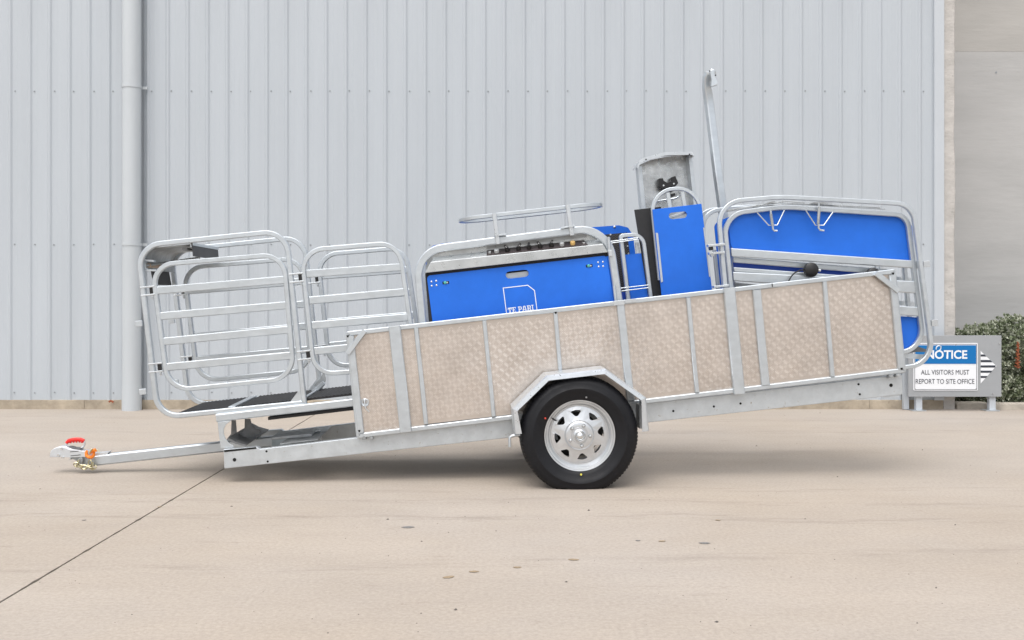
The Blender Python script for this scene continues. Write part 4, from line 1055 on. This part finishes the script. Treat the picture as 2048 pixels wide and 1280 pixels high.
# sprung latches at the top of the gate, tie wires above them
for A, pin in ((((1514.5, 425.5), (1537.5, 450.8), (1554.5, 450.2), (1569, 420)), ((1541, 420), (1546, 459), (1549, 461.5), (1554.5, 461.5))), (((1611, 420), (1631, 450.6), (1647.5, 450.6), (1666, 424)), ((1638, 406), (1637, 456), (1640, 460), (1648, 461.3)))):
    lt = build('latch_bracket', MB().tube([p3(x, y, GW - .02) for x, y in A], .0040, 6), 'galv', rg, smooth=True)
    rod('latch_pin', [p3(x, y, GW - .028) for x, y in pin], .0065, 'galv', lt)
    rod('latch_spring', [p3(pin[0][0] + .6, pin[0][1] + 8, GW - .028), p3(pin[1][0] - .8, pin[1][1] - 8, GW - .028)], .0095, 'galv_dull', lt)
for pts in (((1443, 422), (1500, 413), (1560, 405), (1760, 415)), ((1440, 425), (1520, 412.5), (1590, 408), (1770, 418)), ((1455, 421), (1530, 409), (1570, 402), (1610, 405.5))):
    rod('tie_wire', [p3(x, y, WG + .10) for x, y in pts], .0035, 'galv_dull', rg)
for q in (((1505, 413.5), (1514, 410), (1523, 411.5), (1512, 415.5)), ((1524, 410), (1540, 403.5), (1552, 402), (1545, 405.5), (1530, 410.5)), ((1618, 407), (1628, 404.5), (1650, 404.5), (1668, 406), (1640, 408))):
    plate('wire_link', list(q), WG + .085, WG + .093, 'galv_dull', rg)
# round rubber buffers with lead
for px, py, lead in ((1623, 539.5, True), (1747, 550, False)):
    u, v = at(px, py, GW - .03); bf = build('rubber_buffer', MB().lathe([(.0003, -.028), (.030, -.026), (.044, -.018), (.0475, -.006), (.0475, .012), (.03, .03)], (u, GW - .02, v), 28), 'black_plastic', rg, smooth=True)
    if lead:
        rod('lead', [p3(1612, 539, GW - .02), p3(1600, 540.5, GW - .02), p3(1590, 545, GW - .02), p3(1583, 552, GW - .02), p3(1575, 566, GW - .02)], .0045, 'black_plastic', bf)
        build('buffer_bolt', MB().tube([p3(1634, 540, GW - .02), p3(1641, 540.8, GW - .02)], .008, 8), 'bolt', bf)
build('wire_ring', MB().tube([p3(1872, 699, WG - .01), p3(1873, 694, WG - .01), p3(1877, 691, WG - .01), p3(1882, 693, WG - .01), p3(1881.5, 698, WG - .01), p3(1877, 703, WG - .01)], .0035, 6), 'galv_bright', rh, smooth=True)

# ================================================================== LOOSE GEAR STANDING IN THE TRAILER
def loaded(name, px, py, w, label, cat):
    u, v = at(px, py, w); p = TM @ Vector((u, w, v))
    e = empty(name, Matrix.Translation(p) @ ROT.to_4x4(), (u, w, v)); tag(e, label, cat); return e
# blue lift board with arch frame
WL = .50
lb = loaded('blue_board', 1372, 640, WL, 'tall blue plastic board with slot handle and arched tube top', 'board')
def board_outline():
    out = ats([(1305, 419), (1403, 407.5), (1432, 640), (1330, 652)], WL); c0 = at(1356, 430.6, WL); hw, hh = M_(18.5, WL), M_(6.6, WL)
    angs = sorted([atan2(p[1] - c0[1], p[0] - c0[0]) for p in out] + [2 * pi * k / 40 - pi + .003 for k in range(40)]); O, I = [], []
    for a in angs:
        d = Vector((cos(a), sin(a))); best = None
        for i in range(4):
            p, q = Vector(out[i]) - Vector(c0), Vector(out[(i + 1) % 4]) - Vector(c0); e = q - p; den = d.x * e.y - d.y * e.x
            if abs(den) < 1e-12: continue
            t = (p.x * e.y - p.y * e.x) / den; s = (p.x * d.y - p.y * d.x) / den
            if t > 0 and -1e-6 <= s <= 1 + 1e-6 and (best is None or t < best): best = t
        O.append((c0[0] + d.x * best, c0[1] + d.y * best)); L = hw - hh
        if abs(d.y) > 1e-9 and abs(d.x / abs(d.y) * hh) <= L: t = hh / abs(d.y)
        else:
            cx = L if d.x > 0 else -L; bq = -d.x * cx; t = -bq + sqrt(max(0, bq * bq - (cx * cx - hh * hh)))
        I.append((c0[0] + d.x * t, c0[1] + d.y * t))
    return MB().ring(O, I, WL, WL + .012)
build('board_panel', board_outline(), 'blue', lb, bev=.0015)
hoop('arch_frame', [(1320, 560), (1301.5, 380), (1395.5, 374.5), (1418, 560)], [1, 45, 45, 1], WL + .014, WL + .040, 7.2, closed=False, parent=lb)
bar('arch_bar', (1336, 385), (1342, 425), WL + .016, WL + .036, 8, parent=lb); bar('arch_bar', (1365, 383), (1371, 420), WL + .016, WL + .036, 8, parent=lb)
bar('arch_bar', (1335, 436), (1376, 424), WL + .042, WL + .06, 5, parent=lb)
for q in (((1311.5, 465.5), (1316, 466), (1326, 563), (1322, 565)), ((1406.5, 455), (1409.5, 455.5), (1420.5, 552.5), (1418.5, 554))):
    plate('edge_channel', list(q), WL - .006, WL + .02, 'galv', lb)
# black board
WBb = .58
bb = plate('black_board', [(1269, 419.5), (1305, 415.5), (1322, 413.5), (1350, 644), (1306, 649)], WBb, WBb + .016, 'black_board', None)
bb.parent = None; bb.matrix_world = TM; tag(bb, 'tall black rubber board standing left of the blue board', 'board')
# galvanised hood with black clamp
WS = .86
hd = loaded('head_shield', 1340, 640, WS, 'galvanised upright shield tray with curved top and black clamp', 'shield')
build('back_sheet', MB().prism(ats([(1279, 330), (1300, 320), (1330, 314), (1381, 309), (1412, 600), (1307, 612)], WS + .10), WS + .10, WS + .104), 'galv_shield', hd)
build('side_flange', MB().prism(ats([(1275.5, 333), (1283.5, 331), (1309, 600), (1300, 601)], WS), WS + .0, WS + .10), 'galv', hd, bev=.002)
build('side_flange', MB().prism(ats([(1377, 312), (1384, 310), (1412, 590), (1406, 590)], WS), WS + .0, WS + .10), 'galv', hd, bev=.002)
def hood_top():
    pts = rounded(ats([(1274.5, 333), (1281, 317), (1330, 304), (1385, 303), (1387.5, 311)], WS - .07), [.0, .06, .15, .012, 0], False, 9)
    a = MB(); vs = []; n = len(pts); fs = []
    for (u, v) in pts: vs += [(u, WS - .07, v), (u, WS + .12, v), (u, WS + .12, v - .006), (u, WS - .064, v - .006), (u, WS - .064, v - .022), (u, WS - .07, v - .022)]
    for i in range(n - 1):
        for k in range(6): fs.append((i * 6 + k, i * 6 + (k + 1) % 6, (i + 1) * 6 + (k + 1) % 6, (i + 1) * 6 + k))
    fs += [(5, 4, 3, 2, 1, 0), tuple((n - 1) * 6 + k for k in range(6))]
    return build('curved_top', a.add(vs, fs), 'galv_bright', hd, smooth=True)
ht = hood_top()
for px, py in ((1292, 316.5), (1379, 306)):
    build('rivet', MB().disc(at(px, py + 2.5, WS - .07), .005, WS - .073, WS - .068, 8), 'hole', ht)
cpm = plate('clamp', [(1317.5, 357), (1326, 356), (1327.5, 361), (1334, 365), (1342, 361.5), (1341.5, 355), (1351, 351.5), (1353, 357), (1357, 366), (1350.5, 373), (1336, 376), (1324, 379), (1317, 373)], WS + .03, WS + .10, 'black_plastic', hd, bev=.004)
plate('clamp_neck', [(1324, 378), (1349, 373), (1347, 382), (1326, 385)], WS + .045, WS + .10, 'black_plastic', cpm)
plate('clamp_foot', [(1341, 388), (1350, 386), (1351, 391), (1344, 393)], WS + .03, WS + .10, 'black_plastic', cpm)
for px, py in ((1327, 371), (1347.5, 367.5)): build('clamp_bolt', MB().disc(at(px, py, WS + .03), .006, WS + .026, WS + .032, 8), 'bolt', cpm)
rod('wire_bail', [p3(1316, 402, WS + .05), p3(1335, 399, WS + .02), p3(1352, 396, WS + .02), p3(1360, 390, WS + .03), p3(1358, 384, WS + .06)], .006, 'galv', hd)
# long bent arm
WA = .74
arm = loaded('bent_arm', 1462, 560, WA, 'long bent galvanised arm rising above the rear of the trailer', 'arm')
def arm_mesh():
    # path: (px, py, w) centre line; lower leg leans, then a slight kink, the top curls over towards the rear
    c = [(1464, 590, WA), (1452, 470, WA), (1446.5, 428, WA), (1442, 395, WA), (1436.5, 356, WA), (1435, 346, WA + .004), (1427, 280, WA + .03), (1419, 214, WA + .05), (1417, 198, WA + .05), (1414.2, 182, WA + .04), (1412.2, 168, WA + .025), (1412.6, 156, WA + .01), (1416, 147.5, WA), (1422, 145, WA - .01), (1426, 149, WA - .02)]
    P = [Vector(p3(*x)) for x in c]; n = len(P); vs, fs = [], []
    hw, hd_ = .0265, .024
    for i in range(n):
        t = (P[min(i + 1, n - 1)] - P[max(i - 1, 0)]).normalized(); s = Vector((1, 0, 0)); s = (s - t * s.dot(t)).normalized(); d = t.cross(s).normalized()
        k = 1 if i < 10 else .82
        # section turned a little about its own length, so that its flank shows
        ca, sa = cos(RAD(17)), sin(RAD(17)); s, d = s * ca + d * sa, d * ca - s * sa
        for a, b in ((-1, -.75), (-.75, -1), (.75, -1), (1, -.75), (1, .75), (.75, 1), (-.75, 1), (-1, .75)): vs.append(P[i] + s * hw * a * k + d * hd_ * b * k)
    for i in range(n - 1):
        for k in range(8): fs.append((i * 8 + k, i * 8 + (k + 1) % 8, (i + 1) * 8 + (k + 1) % 8, (i + 1) * 8 + k))
    fs += [tuple(range(7, -1, -1)), tuple((n - 1) * 8 + k for k in range(8))]
    return build('tube', MB().add(vs, fs), 'galv', arm, smooth=True)
arm_mesh()
ep = plate('end_plate', [(1419, 140), (1429, 138.5), (1430.5, 154), (1436.5, 166), (1435, 169.5), (1422.5, 173), (1423.5, 160)], WA - .045, WA - .005, 'galv', arm, bev=.003)
for px, py in ((1416.8, 141.5), (1428.5, 150)): build('bolt_hole', MB().disc(at(px + 2.6, py + .5, WA - .045), .005, WA - .0465, WA - .043, 8), 'hole', ep)

# ================================================================== SMALL THINGS ON THE YARD
def leaf(px, py, L, wd, ang, m, label, curl=.006):
    p = gnd(px, py); r = random.Random(int(px * 7 + py)); n = 8; vs = []; fs = []
    for i in range(n + 1):
        t = i / n; hw = L * .27 * sin(pi * t) ** .8 * r.uniform(.88, 1.1) + .0005; x = (t - .5) * L; z = .0012 + curl * .12 * abs(sin(t * 4 + px))
        for s, dz in ((-1, .0006), (0, 0), (1, .001)): vs.append((x, s * hw, z + dz * abs(s)))
    for i in range(n):
        for k in range(2): fs.append((i * 3 + k, i * 3 + k + 1, i * 3 + 4 + k, i * 3 + 3 + k))
    o = build('fallen_leaf', MB().add(vs, fs), m, None); o.location = p; o.rotation_euler.z = ang
    s = o.modifiers.new('thickness', 'SOLIDIFY'); s.thickness = .0005
    return tag(o, label, 'leaf', 'fallen leaves on the yard')
leaf(816, 1055, .066, .011, .1, 'grey_leaf', 'dark grey fallen leaf on the concrete left of the wheel', .004)
leaf(1409, 1087, .054, .013, -.1, 'grey_leaf', 'dark grey curled leaf on the concrete right of the wheel', .008)
leaf(897, 1155, .052, .014, .5, 'dry_leaf', 'brown leaf, leftmost of the tan leaves in the foreground')
leaf(948, 1144, .043, .011, .1, 'dry_leaf', 'tan leaf second from the left in the foreground')
leaf(1034.5, 1135.5, .036, .011, 0, 'dry_leaf', 'small tan leaf in the middle of the foreground')
leaf(1147, 1120, .048, .009, -.1, 'dry_leaf', 'tan leaf below the wheel in the foreground')
leaf(1324, 1083, .034, .008, .1, 'dry_leaf', 'small yellowish leaf beside the dark curled leaf')
leaf(1276, 1082, .023, .006, .1, 'grey_leaf', 'tiny dark leaf between the wheel and the curled leaf')
leaf(1436, 1041, .030, .007, .1, 'dry_leaf', 'small tan leaf farther right behind the curled leaf')
leaf(168, 1041, .022, .010, .3, 'grey_leaf', 'small dark leaf left of the ground joint below the coupling')
leaf(319, 1014.5, .026, .004, .1, 'dry_leaf', 'thin brown leaf beside the ground joint')
red = build('rust_leaf', MB().sweep([(-.022, .004), (-.008, .016), (.008, .012), (.022, .002)], .009, -.006, .006), 'flower', None); red.location = gpt(222, 797, WALL - .05); red.location.z = WZ0 - .02; red.location.y = WALL - .045
tag(red, 'small rust red leaf caught at the foot of the wall', 'leaf', 'fallen leaves on the yard')
dust = MB(); r = random.Random(21)
spots = [(1177, 1021), (1132, 1164), (842, 1227), (911, 1220), (1675, 954), (1845, 900), (1513, 892), (1910, 1050), (463, 1013), (80, 978), (775, 1039), (843, 1083), (1433, 1244), (1610, 1038), (1872, 1176), (1982, 850), (1640, 826), (992, 1062)]
spots += [(r.uniform(10, 2040), 830 + 440 * r.random() ** 1.3) for _ in range(150)]
for i, (px, py) in enumerate(spots):
    p = gnd(px, py); s = r.uniform(.004, .009) if i < 18 else r.uniform(.0015, .004)
    vs = [(p.x + s * r.uniform(.7, 1.3) * a, p.y + s * r.uniform(.7, 1.2) * b, c * s * r.uniform(.5, .9)) for a, b, c in ((1, 0, 0), (0, 1, 0), (-1, 0, 0), (0, -1, 0), (.2, .1, 1))]
    dust.add(vs, [(0, 1, 4), (1, 2, 4), (2, 3, 4), (3, 0, 4)])
tag(build('grit', dust, 'stone', None), 'scattered dark grit and pebbles on the concrete', 'grit', kind='stuff')
